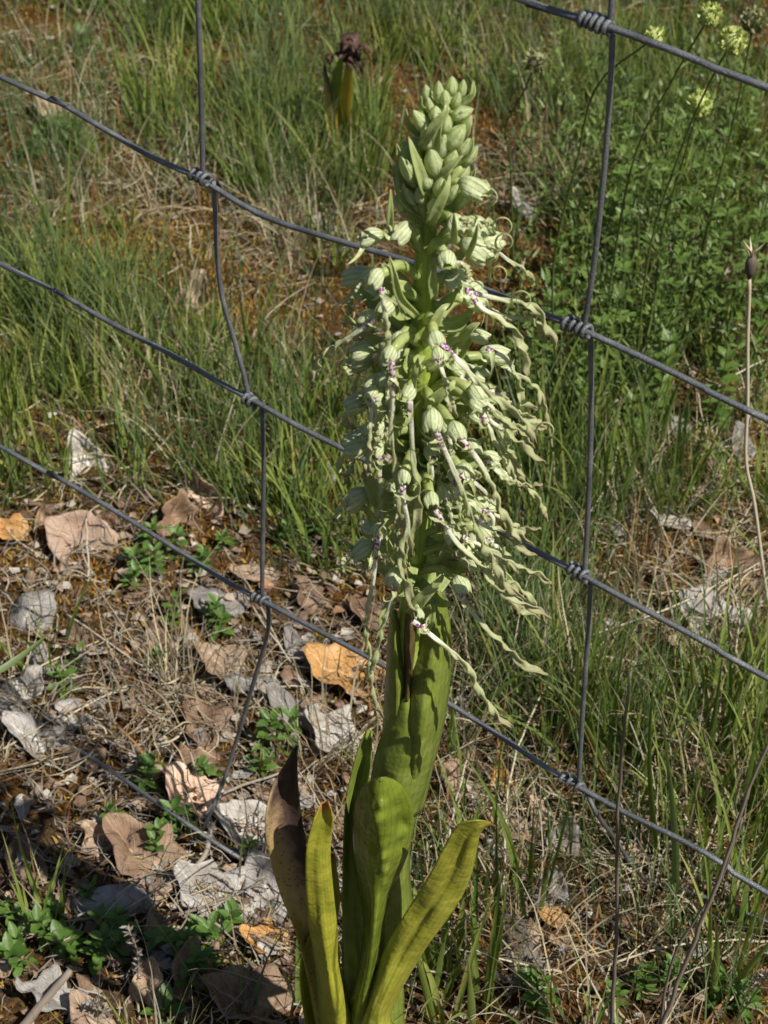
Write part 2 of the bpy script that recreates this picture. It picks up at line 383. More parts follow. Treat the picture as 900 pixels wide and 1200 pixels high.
BARE = [(200, 300, 110, 70, 1.), (640, 300, 50, 70, 1.), (120, 690, 200, 90, 1.), (100, 575, 50, 40, .9), (225, 640, 50, 35, .8), (150, 880, 220, 120, 1.2), (250, 1080, 230, 130, 1.1), (380, 780, 90, 80, 1.), (850, 700, 80, 80, .9), (800, 575, 70, 40, .6), (850, 900, 80, 60, .8), (650, 980, 40, 40, .7), (560, 930, 50, 50, .5), (740, 700, 60, 60, .5), (560, 230, 60, 80, .6)]
def field(blobs, px, py):
    r = np.zeros_like(px)
    for cx, cy, rx, ry, w in blobs: r += w * np.exp(-((px - cx) / rx) ** 2 - ((py - cy) / ry) ** 2)
    return r
PG = NR.uniform(0, 1, (120, 120))
def patch(x, y, cell, off):
    a = (x + 3) / cell + off; b = (y + 3) / cell + off * 1.7; i = np.floor(a).astype(int); j = np.floor(b).astype(int); u = a - i; v = b - j; u = u * u * (3 - 2 * u); v = v * v * (3 - 2 * v)
    g = lambda p, q: PG[p % 120, q % 120]
    return g(i, j) * (1 - u) * (1 - v) + g(i + 1, j) * u * (1 - v) + g(i, j + 1) * (1 - u) * v + g(i + 1, j + 1) * u * v
def sample(n, blobs, base=.1, minus=None, clump=0, off=0, x0=-1.6, x1=1.6, y0=.15, y1=4.2, out=.22, cut=None):
    """points on the ground, denser in the patches; the patches go on beyond the frame"""
    got = []
    while sum(map(len, got)) < n:
        k = 40000; x = NR.uniform(x0, x1, k); y = NR.uniform(y0, y1, k)
        px, py = project(x, y)
        inside = (px > -60) & (px < 960) & (py > -70) & (py < 1290)
        d = field(blobs, px, py) + base
        if minus: d = d * np.clip(1 - field(minus, px, py), 0.02, 1)
        wob = .5 + .5 * np.sin(x * 7.3 + 2 * np.sin(y * 5.1)) * np.cos(y * 6.7 + 1.7 * np.sin(x * 4.2))
        d = np.where(inside, d, out * (.25 + wob))
        if clump: d = d * np.clip(((patch(x, y, .07, off) * .6 + patch(x, y, .16, off + 30) * .4) - .36) * clump, .04, 1.6)
        keep = NR.uniform(0, 1.4, k) < d
        got.append(np.stack([x[keep], y[keep]], 1))
    return np.concatenate(got)[:n]
def blades(name, base, az, lean, bend, L, W, segs, mat, label, fold=.25, z0=-.004, rnd=None, wav=0.0, roll=None):
    n = len(base); x, y = base[:, 0], base[:, 1]
    P0 = np.stack([x, y, terr(x, y) + z0], 1) if base.shape[1] == 2 else base.copy()
    t = np.linspace(0, 1, segs + 1); hx, hy = np.cos(az), np.sin(az)
    th = lean[:, None] + bend[:, None] * t[None] ** 1.5
    ph = NR.uniform(0, 6.28, n)
    aa = az[:, None] + wav * np.sin(t[None] * 5 + ph[:, None])
    step = (L / segs)[:, None]
    dx = np.sin(th) * np.cos(aa) * step; dy = np.sin(th) * np.sin(aa) * step; dz = np.cos(th) * step
    zz = np.zeros((n, 1))
    X = P0[:, :1] + np.concatenate([zz, np.cumsum(dx[:, :-1], 1)], 1); Y = P0[:, 1:2] + np.concatenate([zz, np.cumsum(dy[:, :-1], 1)], 1)
    Z = P0[:, 2:] + np.concatenate([zz, np.cumsum(dz[:, :-1], 1)], 1)
    gz = terr(X.ravel(), Y.ravel()).reshape(X.shape) + .0025
    Z[:, 1:] = np.maximum(Z[:, 1:], gz[:, 1:])
    w = W[:, None] * (1 - t[None] ** 2.2) ** .8 * (.65 + .35 * np.sin(np.pi * np.clip(t[None] * 1.6, 0, 1))) * .5
    roll = NR.uniform(-.9, .9, n) if roll is None else roll
    ro = roll[:, None] + t[None] * NR.uniform(-1.2, 1.2, n)[:, None]
    # side = horizontal perpendicular rolled around tangent
    sx, sy = -np.sin(aa), np.cos(aa); nx_, ny_, nz_ = np.cos(th) * np.cos(aa), np.cos(th) * np.sin(aa), -np.sin(th)
    Sx = sx * np.cos(ro) + nx_ * np.sin(ro); Sy = sy * np.cos(ro) + ny_ * np.sin(ro); Sz = nz_ * np.sin(ro)
    Nx = nx_ * np.cos(ro) - sx * np.sin(ro); Ny = ny_ * np.cos(ro) - sy * np.sin(ro); Nz = nz_ * np.cos(ro)
    A = np.stack([X - Sx * w, Y - Sy * w, Z - Sz * w], -1); B = np.stack([X + Sx * w, Y + Sy * w, Z + Sz * w], -1)
    rnd = NR.uniform(0, 1, n) if rnd is None else rnd
    rr = np.repeat(rnd[:, None], segs + 1, 1); tt = np.repeat(t[None], n, 0)
    if fold:
        Cc = np.stack([X + Nx * w * fold * 2, Y + Ny * w * fold * 2, Z + Nz * w * fold * 2], -1)
        V = np.stack([A, Cc, B], 2); k = 3
    else: V = np.stack([A, B], 2); k = 2
    Cl = np.stack([np.repeat(rr[..., None], k, 2), np.repeat(tt[..., None], k, 2), np.tile(np.linspace(0, 1, k), (n, segs + 1, 1))], -1)
    i0 = (np.arange(n) * (segs + 1) * k)[:, None, None] + (np.arange(segs) * k)[None, :, None] + np.arange(k - 1)[None, None]
    i0 = i0.ravel(); Fq = np.stack([i0, i0 + 1, i0 + k + 1, i0 + k], 1)
    o = link(name, mesh_np(name, V.reshape(-1, 3), Fq, Cl.reshape(-1, 3)), mat)
    return tag(o, label, name.split('.')[0].replace('_', ' '), kind='stuff')
def tufts(c, per, spread):
    n = len(c) * per; cc = np.repeat(c, per, 0); off = NR.normal(0, spread, (n, 2)); b = cc + off
    az = np.arctan2(off[:, 1], off[:, 0]) + NR.normal(0, .7, n)
    return b, az, np.hypot(off[:, 0], off[:, 1]) / spread, np.repeat(NR.uniform(0, 1, len(c)), per)

# moss
b = sample(125000, [(450, 600, 900, 900, .5)] + MOSSY, .2, GREEN[:0], out=.16); n = len(b)
blades('moss', b, NR.uniform(0, 6.28, n), NR.uniform(.0, 1.0, n), NR.uniform(-.3, .8, n), NR.uniform(.005, .014, n), NR.uniform(.0012, .003, n), 2, M['moss'],
       'orange brown and dull green cushion moss covering the soil', 0)
# green grass
c = sample(2350, GREEN, .07, BARE, 7, 3, out=.22); b, az, q, tr = tufts(c, 17, .012); n = len(b)
blades('grass', b, az, np.abs(NR.normal(.12, .16, n)) + .12 * q, np.abs(NR.normal(.35, .35, n)), NR.uniform(.03, .10, n) * (.6 + .8 * np.repeat(NR.uniform(0, 1, len(c)), 17)), NR.uniform(.0014, .0043, n) * (.75 + .5 * tr), 6, M['grass'],
       'green grass blades growing in loose tufts through the moss', .2, rnd=np.clip(tr * .6 + NR.uniform(-.12, .42, n), 0, 1))
c = sample(1500, GREEN, .14, BARE, 5, 9, out=.2); b, az, q, tr = tufts(c, 14, .016); n = len(b)
blades('fine_grass', b, az, np.abs(NR.normal(.2, .2, n)), np.abs(NR.normal(.5, .4, n)), NR.uniform(.05, .15, n), NR.uniform(.0009, .002, n), 6, M['bluegrass'],
       'thin grey green grass blades between the broader tufts', .2, rnd=np.clip(tr * .6 + NR.uniform(0, .4, n), 0, 1))
c = sample(150, [(830, 950, 110, 130, 1.3), (550, 1060, 60, 150, 1.4), (680, 570, 80, 60, .8), (860, 1110, 80, 70, .8), (330, 460, 90, 70, .6), (390, 150, 70, 70, .6), (60, 360, 60, 80, .5), (600, 850, 60, 90, .8), (250, 90, 120, 60, .5)], 0, None, out=.03); b, az, q, tr = tufts(c, 6, .008); n = len(b)
blades('broad_grass', b, az, np.abs(NR.normal(.12, .12, n)), np.abs(NR.normal(.4, .4, n)), NR.uniform(.07, .17, n), NR.uniform(.0034, .006, n), 8, M['grass'],
       'broader and longer green grass blades rising above the turf', .25, rnd=np.clip(tr * .5 + NR.uniform(-.1, .35, n), 0, 1))
# dry straw: standing tufts and a felt of lying stalks
c = sample(820, DRY, .06, None, 5, 14, out=.14); b, az, q, tr = tufts(c, 16, .014); n = len(b)
blades('dry_grass', b, az, np.abs(NR.normal(.35, .35, n)), np.abs(NR.normal(.7, .6, n)), NR.uniform(.04, .14, n), NR.uniform(.0007, .0018, n), 6, M['straw'],
       'pale dry grass blades standing and arching out of the tufts', 0, wav=.25)
b = sample(12000, DRY + [(450, 600, 700, 700, .3)], .15, None, 5, 21, out=.14); n = len(b)
b3 = np.concatenate([b, (terr(b[:, 0], b[:, 1]) + NR.uniform(.002, .014, n))[:, None]], 1)
blades('straw_litter', b3, NR.uniform(0, 6.28, n), NR.normal(1.45, .12, n), NR.normal(.1, .25, n), NR.uniform(.015, .075, n), NR.uniform(.0006, .0018, n), 5, M['straw'],
       'felt of pale dry straw lying over the moss', 0, wav=.5)
b = sample(2600, DRY, .08, None, out=.1); n = len(b)
blades('rusty_grass', b, NR.uniform(0, 6.28, n), np.abs(NR.normal(.5, .4, n)), NR.normal(.4, .4, n), NR.uniform(.03, .10, n), NR.uniform(.0008, .002, n), 5, M['redgrass'],
       'rusty brown grass blades among the green ones', 0, wav=.2)
# grey twiggy litter
b = sample(12000, LITTER, .12, None, out=.1); n = len(b)
b3 = np.concatenate([b, (terr(b[:, 0], b[:, 1]) + NR.uniform(.000, .014, n))[:, None]], 1)
blades('twig_litter', b3, NR.uniform(0, 6.28, n), NR.normal(1.25, .35, n), NR.normal(.0, .4, n), NR.uniform(.008, .05, n), NR.uniform(.0007, .0019, n), 4, M['twig'],
       'broken grey twigs and stems scattered on the ground', .5, wav=.6)

c = sample(520, [(700, 470, 110, 50, 1), (790, 430, 100, 60, 1), (640, 480, 50, 50, .8), (740, 330, 100, 80, 1.), (860, 400, 60, 90, .9), (800, 250, 110, 70, .9), (700, 240, 50, 50, .6), (860, 170, 70, 60, .7)], 0, None, out=.03); K = 34; n = len(c) * K
hmax = NR.uniform(.03, .19, len(c)) ; ln_ = NR.normal(0, .16, (len(c), 2)); hh = NR.uniform(0.02, 1, n) * np.repeat(hmax, K)
cc = np.repeat(c, K, 0) + NR.normal(0, .0065, (n, 2)) + np.repeat(ln_, K, 0) * hh[:, None]
b3 = np.concatenate([cc, (terr(cc[:, 0], cc[:, 1]) + .003 + hh)[:, None]], 1)
blades('herb_foliage', b3, NR.uniform(0, 6.28, n), NR.uniform(.3, 1.5, n), NR.uniform(0, .8, n), NR.uniform(.006, .016, n), NR.uniform(.0016, .0056, n), 3, M['herbmass'],
       'dense green herb foliage filling the space between the bushy herbs', .15, rnd=np.repeat(NR.uniform(0, 1, len(c)), K) * .5 + NR.uniform(0, .5, n))
b3 = np.concatenate([c, terr(c[:, 0], c[:, 1])[:, None]], 1)
blades('herb_stems', b3, np.arctan2(ln_[:, 1], ln_[:, 0]), np.hypot(ln_[:, 0], ln_[:, 1]), NR.uniform(-.1, .1, len(c)), hmax * 1.12, NR.uniform(.0016, .0026, len(c)), 5, M['herbmass'],
       'thin green stems carrying the herb foliage', .5, rnd=NR.uniform(.5, 1, len(c)))
# tiny crumbled leaf pieces
def crumbs():
    b = sample(6500, LITTER, .12, None, out=.08); n = len(b)
    s = NR.uniform(.0015, .0065, n); a = NR.uniform(0, 6.28, n); z = terr(b[:, 0], b[:, 1]) + NR.uniform(.002, .009, n)
    V = np.zeros((n, 6, 3)); rim = 5
    V[:, 0] = np.stack([b[:, 0], b[:, 1], z + s * NR.uniform(-.3, .5, n)], 1)
    for k in range(rim):
        aa = a + k * 2 * math.pi / rim + NR.uniform(-.4, .4, n); r = s * NR.uniform(.6, 1.3, n)
        V[:, k + 1] = np.stack([b[:, 0] + np.cos(aa) * r, b[:, 1] + np.sin(aa) * r * .8, z + r * NR.uniform(-.4, .6, n)], 1)
    F = [(i0, i0 + 1 + k, i0 + 1 + (k + 1) % rim) for i0 in range(0, 6 * n, 6) for k in range(rim)]
    C = np.repeat(NR.uniform(0, 1, n), 6)[:, None] * np.ones(3)
    m = Mat('leaf crumbs'); cc = m.ramp(m.rnd, [(0, (.10, .06, .035)), (.4, (.22, .14, .09)), (.65, (.30, .24, .18)), (.9, (.42, .39, .34)), (1, (.32, .16, .07))])
    o = link('leaf_crumbs', mesh_np('leaf_crumbs', V.reshape(-1, 3), F, C, False), m.done(cc, .7, .1))
    tag(o, 'crumbled bits of dead leaf scattered over the moss', 'leaf crumbs', kind='stuff')
crumbs()

LAND = [('upper left wire knot', 244, 212), ('middle left wire knot', 298, 472), ('lower left wire knot', 313, 706), ('top right wire knot', 700, 28), ('upper right wire knot', 670, 382), ('middle right wire knot', 670, 672), ('lowest right wire knot', 668, 915),
        ('big orange dead leaf', 408, 788), ('pinkish tan dead leaf', 92, 635), ('white upright dead leaf', 101, 535), ('withered orchid leaf', 335, 930), ('yellow green leaf tip', 570, 965), ('arched brown dead leaf', 222, 885),
        ('half buried wire', 200, 950), ('grey twig, bottom left', 55, 1170), ('dry seed head', 878, 290), ('rotten wood', 612, 1120), ('bottom right corner', 900, 1200), ('bottom left corner', 0, 1200), ('brown withered orchid', 405, 80),
        ('top right corner', 900, 0), ('large grey leaf, right', 835, 720), ('ribbed grey leaf, far left', 45, 870), ('flat grey stone', 130, 1060), ('crumpled pale leaf', 248, 1045), ('left edge', 0, 1000), ('top left corner', 0, 0), ('right edge', 900, 560), ('orchid base', 420, 1190)]
SEEN = {}
def describe(base, px, py, tail=True):
    order = sorted(LAND, key=lambda q: (q[1] - px) ** 2 + (q[2] - py) ** 2)
    for nm, x, y in order[:6]:
        dx, dy = px - x, py - y; d = math.hypot(dx, dy); k = int(((math.degrees(math.atan2(-dy, dx)) + 382.5) % 360) // 45)
        w = ['right of', 'above and right of', 'above', 'above and left of', 'left of', 'below and left of', 'below', 'below and right of'][k]
        lb = f"{base} {'close ' if d < 45 else ('well ' if d > 130 else '')}{w} the {nm}"
        if lb not in SEEN: SEEN[lb] = 1; return lb
    return lb
# ------------------------------------------------------------------ dead leaves (each one a thing)
def dead_leaf(px, py, size_px, rot, mat, label, tilt=(0, 0), curl=.5, lobes=0, ratio=.62, lift=.006, group=None, fold=.3, thin=False):
    c = G(px, py, lift); s = (c - Vector((0, 0, CAM_H))).length / FPX * size_px
    nu, nv = (9, 17) if not thin else (5, 9); rows, cols = [], []; sd0 = R.uniform(0, 99)
    for i in range(nv):
        t = i / (nv - 1); w = (math.sin(math.pi * (t ** .8 * .96 + .02)) ** .75) * ratio * .5
        if lobes: w *= 1 + .26 * math.sin(t * math.pi * 2 * lobes + 1)
        w *= 1 + .28 * noise.noise(Vector((t * 5, sd0, 0)))
        r, cc = [], []
        for j in range(nu):
            u = 2 * j / (nu - 1) - 1; x = u * w; y = t - .5
            z = curl * (y * y * .9 - .12) + fold * (abs(u) * w) * (1 if curl >= 0 else -1) + curl * .9 * x * x
            z += .16 * noise.noise(Vector((x * 4, y * 4, sd0))) + .07 * noise.noise(Vector((x * 10, y * 10, sd0)))
            if abs(u) > .9: y += .02 * noise.noise(Vector((u * 3, t * 25, sd0))) * 2
            x += .10 * noise.noise(Vector((t * 2.2, sd0, 7))); r.append(Vector((x * s, y * s, z * s))); cc.append((R.random() * 0 + .5, t, (u + 1) / 2))
        rows.append(r); cols.append(cc)
    mb = MB(); mb.grid(rows, cols)
    o = link('dead_leaf', mb.mesh('dead_leaf'), M[mat])
    o.location = c; o.rotation_euler = (rad(tilt[0]), rad(tilt[1]), rad(rot))
    md = o.modifiers.new('thickness', 'SOLIDIFY'); md.thickness = .0004
    return tag(o, label, 'dead leaf', group)
G1 = 'dead leaves lying on the ground'
DL = [
 (101, 540, 84, 15, 'leaf_white', 'whitish upright dead leaf standing in grass left of the kinked stay wire', (55, -10), .3, 0, .5),
 (92, 635, 92, 60, 'leaf_pink', 'large smooth pinkish tan dead leaf under the third line wire at far left', (25, -15), .5, 0, .8),
 (122, 618, 50, -20, 'leaf_brown', 'small brown curled dead leaf tucked behind the pinkish tan one', (40, 10), .7, 0, .7),
 (52, 603, 42, 5, 'leaf_brown', 'narrow mauve brown dead leaf standing on edge at far left', (60, 30), .5, 0, .35),
 (205, 610, 78, 20, 'leaf_brown', 'brown lobed dead leaf, left one of the upright pair below the left stay', (50, 20), .5, 3, .6),
 (240, 590, 88, -25, 'leaf_pink', 'ribbed tan dead leaf leaning right in the upright pair at left', (50, -20), .5, 3, .5),
 (35, 722, 74, -35, 'leaf_grey', 'grey dead leaf with raised corner at the left edge', (30, 15), -.4, 0, .8),
 (256, 700, 76, 80, 'leaf_grey', 'flat grey dead leaf just left of the lower left wire knot', (6, 0), -.2, 0, .6),
 (298, 672, 60, 95, 'leaf_tan', 'pale tan dead leaf tucked behind the lower left wire knot', (12, 4), .3, 0, .45),
 (182, 745, 48, -10, 'leaf_tan', 'small cream dead leaf standing between moss cushions', (50, 10), .3, 0, .55),
 (362, 700, 52, 40, 'leaf_brown', 'brown dead leaf right of the lower left wire knot', (20, 0), .5, 2, .7),
 (408, 788, 118, 75, 'leaf_orange', 'big bright orange dead leaf lying left of the flower stem', (15, -5), .35, 0, .6),
 (262, 783, 92, 60, 'leaf_tan', 'tan dead leaf with lobed edge crossed by the bent stay', (15, 5), .5, 2, .6),
 (300, 800, 76, 100, 'leaf_grey', 'silvery dead leaf right below the tan lobed one', (12, 0), -.3, 0, .6),
 (340, 835, 84, 35, 'leaf_grey', 'long grey dead leaf sloping toward the stem base', (25, -10), .5, 0, .45),
 (392, 860, 90, 60, 'leaf_white', 'wrinkled grey white dead leaf beside the stem at mid height', (25, -12), .6, 2, .6),
 (243, 850, 96, 40, 'leaf_brown', 'dull brown flat dead leaf at centre of the litter', (12, 5), .3, 0, .6),
 (222, 885, 72, 70, 'leaf_brown', 'arched brown dead leaf with a dark hollow beneath', (-25, 5), -.9, 0, .7),
 (165, 812, 48, 10, 'leaf_brown', 'small brown dead leaf curled like a hook', (45, 10), .8, 0, .5),
 (20, 815, 86, -50, 'leaf_white', 'whitish grey dead leaf at the left edge under dry stalks', (20, 10), .4, 0, .6),
 (45, 870, 104, 70, 'leaf_grey', 'large ribbed grey dead leaf at the left edge, lower one', (15, 10), .3, 0, .5),
 (85, 845, 62, 95, 'leaf_grey', 'thin grey dead leaf sliver among twigs at left', (10, 0), .4, 0, .35),
 (230, 935, 100, 55, 'leaf_pink', 'pale tan dead leaf beside the half buried wire', (15, 10), .4, 0, .6),
 (115, 985, 60, 30, 'leaf_tan', 'cracked cream dead leaf below the end of the buried wire', (40, -10), .4, 2, .6),
 (165, 1000, 118, 50, 'leaf_brown', 'broad brown dead leaf lying in the shade at lower left', (12, 0), .3, 0, .6),
 (290, 965, 84, 70, 'leaf_white', 'grey white dead leaf right of the bent stay end', (18, -10), .4, 0, .65),
 (248, 1045, 104, 60, 'leaf_grey', 'crumpled pale grey dead leaf below the buried wire', (22, -6), .6, 3, .65),
 (310, 1040, 92, 20, 'leaf_grey', 'ribbed grey dead leaf left of the withered orchid leaf', (18, -10), .4, 0, .55),
 (310, 1100, 62, 80, 'leaf_orange', 'reddish dead leaf in the shade by the orchid base', (10, 0), .4, 2, .7),
 (300, 1170, 130, 80, 'leaf_brown', 'dark brown dead leaf in deep shade at the orchid base', (8, 0), .3, 0, .6),
 (225, 1150, 100, 10, 'leaf_brown', 'brown dead leaf folded among the round leaved seedlings', (30, 10), .5, 0, .5),
 (175, 1165, 92, -10, 'leaf_tan', 'rusty tan dead leaf standing at the bottom left', (45, 0), .4, 0, .5),
 (60, 1165, 84, 85, 'leaf_grey', 'frayed grey dead leaf beside the dark twig, bottom left', (10, 0), .4, 2, .6),
 (105, 1190, 70, 40, 'leaf_tan', 'pale brown dead leaf at the bottom edge near the twig', (12, 0), .3, 0, .6),
 (30, 1010, 70, 20, 'leaf_brown', 'dark brown dead leaf against the left edge in shade', (15, 0), .3, 0, .6),
 (60, 130, 62, 70, 'leaf_tan', 'light dead leaf under the upper line wire at top left', (30, 0), .4, 0, .6),
 (228, 350, 70, -30, 'leaf_tan', 'buff dead leaf in grass near the upper left stay', (35, 0), .3, 0, .6),
 (378, 265, 46, 80, 'leaf_grey', 'small white dead leaf beneath the line wire left of the flower spike', (20, 0), .3, 0, .5),
 (382, 558, 34, 10, 'leaf_grey', 'tiny white dead leaf left of the flower spike at mid height', (40, 0), .3, 0, .6),
 (105, 345, 40, 60, 'leaf_grey', 'small grey dead leaf in grass between the two upper line wires', (20, 0), .3, 0, .6),
 (10, 620, 60, 70, 'leaf_orange', 'ochre dead leaf cut by the left edge', (15, 0), .3, 0, .6),
 (540, 915, 78, 20, 'leaf_tan', 'twisted pinkish dead leaf right of the sheathed stem', (50, -20), .7, 0, .5),
 (588, 915, 36, 0, 'leaf_orange', 'small reddish dead leaf in grass right of the stem', (45, 0), .5, 0, .7),
 (632, 960, 60, 40, 'leaf_tan', 'pale dead leaf below the lower right wire knot', (35, 0), .5, 0, .5),
 (660, 990, 76, 10, 'leaf_grey', 'curled grey dead leaf below the lower right wire knot', (50, 10), .8, 0, .55),
 (598, 970, 66, 80, 'leaf_tan', 'buff dead leaf half hidden right of the yellow green leaf', (15, 0), .4, 0, .5),
 (835, 720, 96, 60, 'leaf_grey', 'large grey dead leaf at right above the third line wire', (20, -8), .4, 0, .65),
 (810, 760, 66, 95, 'leaf_tan', 'cream dead leaf touching the third line wire at right', (15, 0), .4, 0, .5),
 (848, 660, 66, 20, 'leaf_brown', 'rusty brown dead leaf at the right edge above the grey one', (40, 0), .6, 2, .7),
 (882, 672, 56, -30, 'leaf_brown', 'dark folded dead leaf touching the right edge', (30, 10), .6, 0, .6),
 (808, 570, 60, 70, 'leaf_tan', 'pale dead leaf under the second line wire at right', (25, 0), .4, 0, .6),
 (838, 560, 46, 10, 'leaf_brown', 'brown dead leaf in a hollow right of the pale one', (35, 0), .5, 0, .6),
 (783, 610, 54, 80, 'leaf_grey', 'bluish grey dead leaf in grass at right', (10, 0), .3, 0, .5),
 (840, 830, 62, 30, 'leaf_tan', 'cream dead leaf standing in grass at right', (45, 0), .5, 0, .5),
 (830, 905, 82, 80, 'leaf_brown', 'tan and brown dead leaf at right over a dark hollow', (20, 0), .6, 2, .6),
 (868, 520, 54, 20, 'leaf_grey', 'whitish dead leaf near the dry seed stalk', (30, 0), .4, 0, .5),
 (650, 1045, 66, 0, 'leaf_grey', 'dark grey dead leaf in shade at lower right', (45, 0), .5, 0, .5),
 (648, 1075, 40, 60, 'leaf_orange', 'red brown dead leaf scrap at lower right', (10, 0), .4, 0, .6),
 (560, 690, 44, 40, 'leaf_tan', 'small tan dead leaf behind the lower flowers', (20, 0), .4, 0, .6),
 (430, 720, 60, 60, 'leaf_brown', 'brown dead leaf just left of the lowest flowers', (20, 0), .5, 0, .6),
 (345, 755, 50, 20, 'leaf_grey', 'small grey dead leaf right of the bent stay', (15, 0), .5, 0, .5),
 (610, 240, 44, 40, 'leaf_grey', 'small greyish dead leaf in straw right of the flower buds', (25, 0), .4, 0, .5),
 (740, 1000, 52, 70, 'leaf_tan', 'buff dead leaf under the bent end of the right stay', (20, 0), .4, 0, .5),
]
for (px, py, sz, rt, mt, lb, tl, cu, lo, ra) in DL:
    dead_leaf(px, py, sz, rt, mt, lb, (tl[0] * 1.15 + 4, tl[1] * 1.3 + R.uniform(-8, 8)), cu * 1.7, lo, ra, group=G1, lift=.009)
for k in range(230):                                     # smaller ones nobody could tell apart
    px, py = R.choice([(R.uniform(-40, 440), R.uniform(590, 1220)), (R.uniform(-250, 460), R.uniform(760, 1260)), (R.uniform(480, 1000), R.uniform(500, 1200))])
    mt = R.choice(['leaf_grey', 'leaf_grey', 'leaf_tan', 'leaf_brown', 'leaf_brown'])
    dead_leaf(px, py, R.uniform(16, 36) * (1.2 if py > 700 else 1), R.uniform(0, 360), mt, describe('small ' + mt[5:] + ' leaf scrap', px, py), (R.uniform(-30, 45), R.uniform(-25, 25)), R.uniform(-.6, .8), R.choice([0, 0, 2]), R.uniform(.4, .7), group='small dead leaf fragments', thin=True, lift=.007)

# ------------------------------------------------------------------ stones and rotten wood
def lump(name, px, py, sx, sy, sz, rot, mat, label, cat):
    c = G(px, py, sz * .1); mb = MB(); rows, cols = [], []; s0 = R.uniform(0, 50)
    for i in range(19):
        th = math.pi * (.002 + .996 * i / 18); r = []
        for j in range(28):
            ph = 2 * math.pi * j / 28; d = Vector((math.sin(th) * math.cos(ph), math.sin(th) * math.sin(ph), math.cos(th)))
            k = 1 + .22 * noise.noise(d * 1.8 + Vector((s0, 0, 0))) + .1 * noise.noise(d * 5 + Vector((s0, 0, 0)))
            r.append(Vector((d.x * sx * k, d.y * sy * k, d.z * sz * k)))
        rows.append(r); cols.append([(.5, i / 18, j / 28) for j in range(28)])
    mb.grid(rows, cols, True); o = link(name, mb.mesh(name), M[mat]); o.location = c; o.rotation_euler.z = rad(rot)
    tag(o, label, cat)
lump('rotten_wood', 612, 1120, .013, .040, .010, 12, 'bark', 'weathered grey piece of rotten wood in grass at lower right', 'wood')
lump('stone', 130, 1060, .030, .014, .010, 10, 'stone', 'flat grey stone half buried in the shade at lower left', 'stone')
lump('stone', 790, 500, .016, .012, .008, 0, 'stone', 'small pale stone in grass under the second line wire at right', 'stone')

# ------------------------------------------------------------------ wire fence
fence = empty('wire_fence', F(450, 1040) * 1.0, 'galvanised wire mesh fence with wrapped knots running behind the orchid', 'fence')
WR = .0017
def ext(pts, a, b):               # run a line wire on beyond the frame, both ways
    d0 = (pts[0] - pts[3]).normalized(); d1 = (pts[-1] - pts[-4]).normalized()
    d0.z *= .3; d1.z *= .3
    return [pts[0] + d0 * a, pts[0] + d0 * a * .5] + pts + [pts[-1] + d1 * b * .5, pts[-1] + d1 * b]
L0 = [(560, -18), (605, 0), (650, 13), (690, 24), (717, 33), (780, 56), (840, 80), (900, 103)]
L1 = [(0, 90), (60, 115), (120, 150), (180, 185), (232, 208), (280, 238), (320, 258), (380, 277), (430, 292), (485, 308), (540, 328), (600, 352), (640, 369), (680, 386), (740, 413), (820, 452), (900, 492)]
L2 = [(0, 309), (60, 338), (120, 373), (200, 415), (260, 450), (298, 470), (350, 500), (400, 525), (460, 556), (520, 589), (580, 620), (640, 652), (682, 674), (760, 717), (840, 760), (900, 795)]
L3 = [(0, 523), (60, 555), (130, 596), (220, 652), (270, 684), (308, 704), (360, 732), (420, 764), (480, 797), (540, 833), (600, 872), (650, 906), (678, 922), (730, 951), (800, 985), (850, 1014), (900, 1047)]
def line_wire(px, a=1.3, b=.5, n=140):
    pts = [F(x, y) for x, y in px]; p = spline(ext(pts, a, b), n)
    mb = MB(); mb.tube(p, [WR] * n, 10); mb.build('line_wire', M['wire'], fence); return p
line_wire(L0, 1.9, .5); line_wire(L1); line_wire(L2); line_wire(L3)
g = [G(-330, 730, .02), G(-100, 790, .016), G(60, 862, .004), G(125, 900, .020), G(180, 938, .028), G(235, 976, .024), G(282, 1006, .014), G(360, 1050, -.016), G(520, 1090, -.02), G(700, 1060, -.01), G(758, 1034, .004), G(900, 1080, .01), G(1150, 1200, .02)]
# the bottom wire has come down onto the ground
p = spline(g, 120); mb = MB(); mb.tube(p, [WR] * 120, 10); mb.build('line_wire', M['wire'], fence)
SR = .0015
def stay(px, off=None, n=40, tail=None, r=SR):
    pts = [F(x, y, -.001) for x, y in px]
    if tail: pts += tail
    p = spline(pts, n); mb = MB(); mb.tube(p, [r] * n, 10); mb.build('stay_wire', M['wire'], fence)
stay([(228, -120), (232, 0), (235, 90), (238, 212)])
stay([(250, 212), (252, 240), (254, 290), (260, 345), (275, 400), (286, 440), (293, 472)])
stay([(307, 474), (309, 540), (308, 620), (307, 700)])
stay([(314, 706), (314, 740), (300, 790)], tail=[G(277, 868, .09), G(262, 915, .05), G(248, 950, .03), G(238, 972, .018)], r=.0016)
stay([(714, -60), (717, 0), (713, 40)]); stay([(718, 40), (716, 90), (708, 200), (696, 310), (684, 385)])
stay([(692, 392), (693, 450), (692, 520), (689, 600), (685, 674)])
stay([(692, 678), (690, 730), (683, 830), (678, 920)])
stay([(688, 930), (700, 955)], tail=[G(722, 985, .08), G(740, 1013, .04), G(757, 1032, .01)])
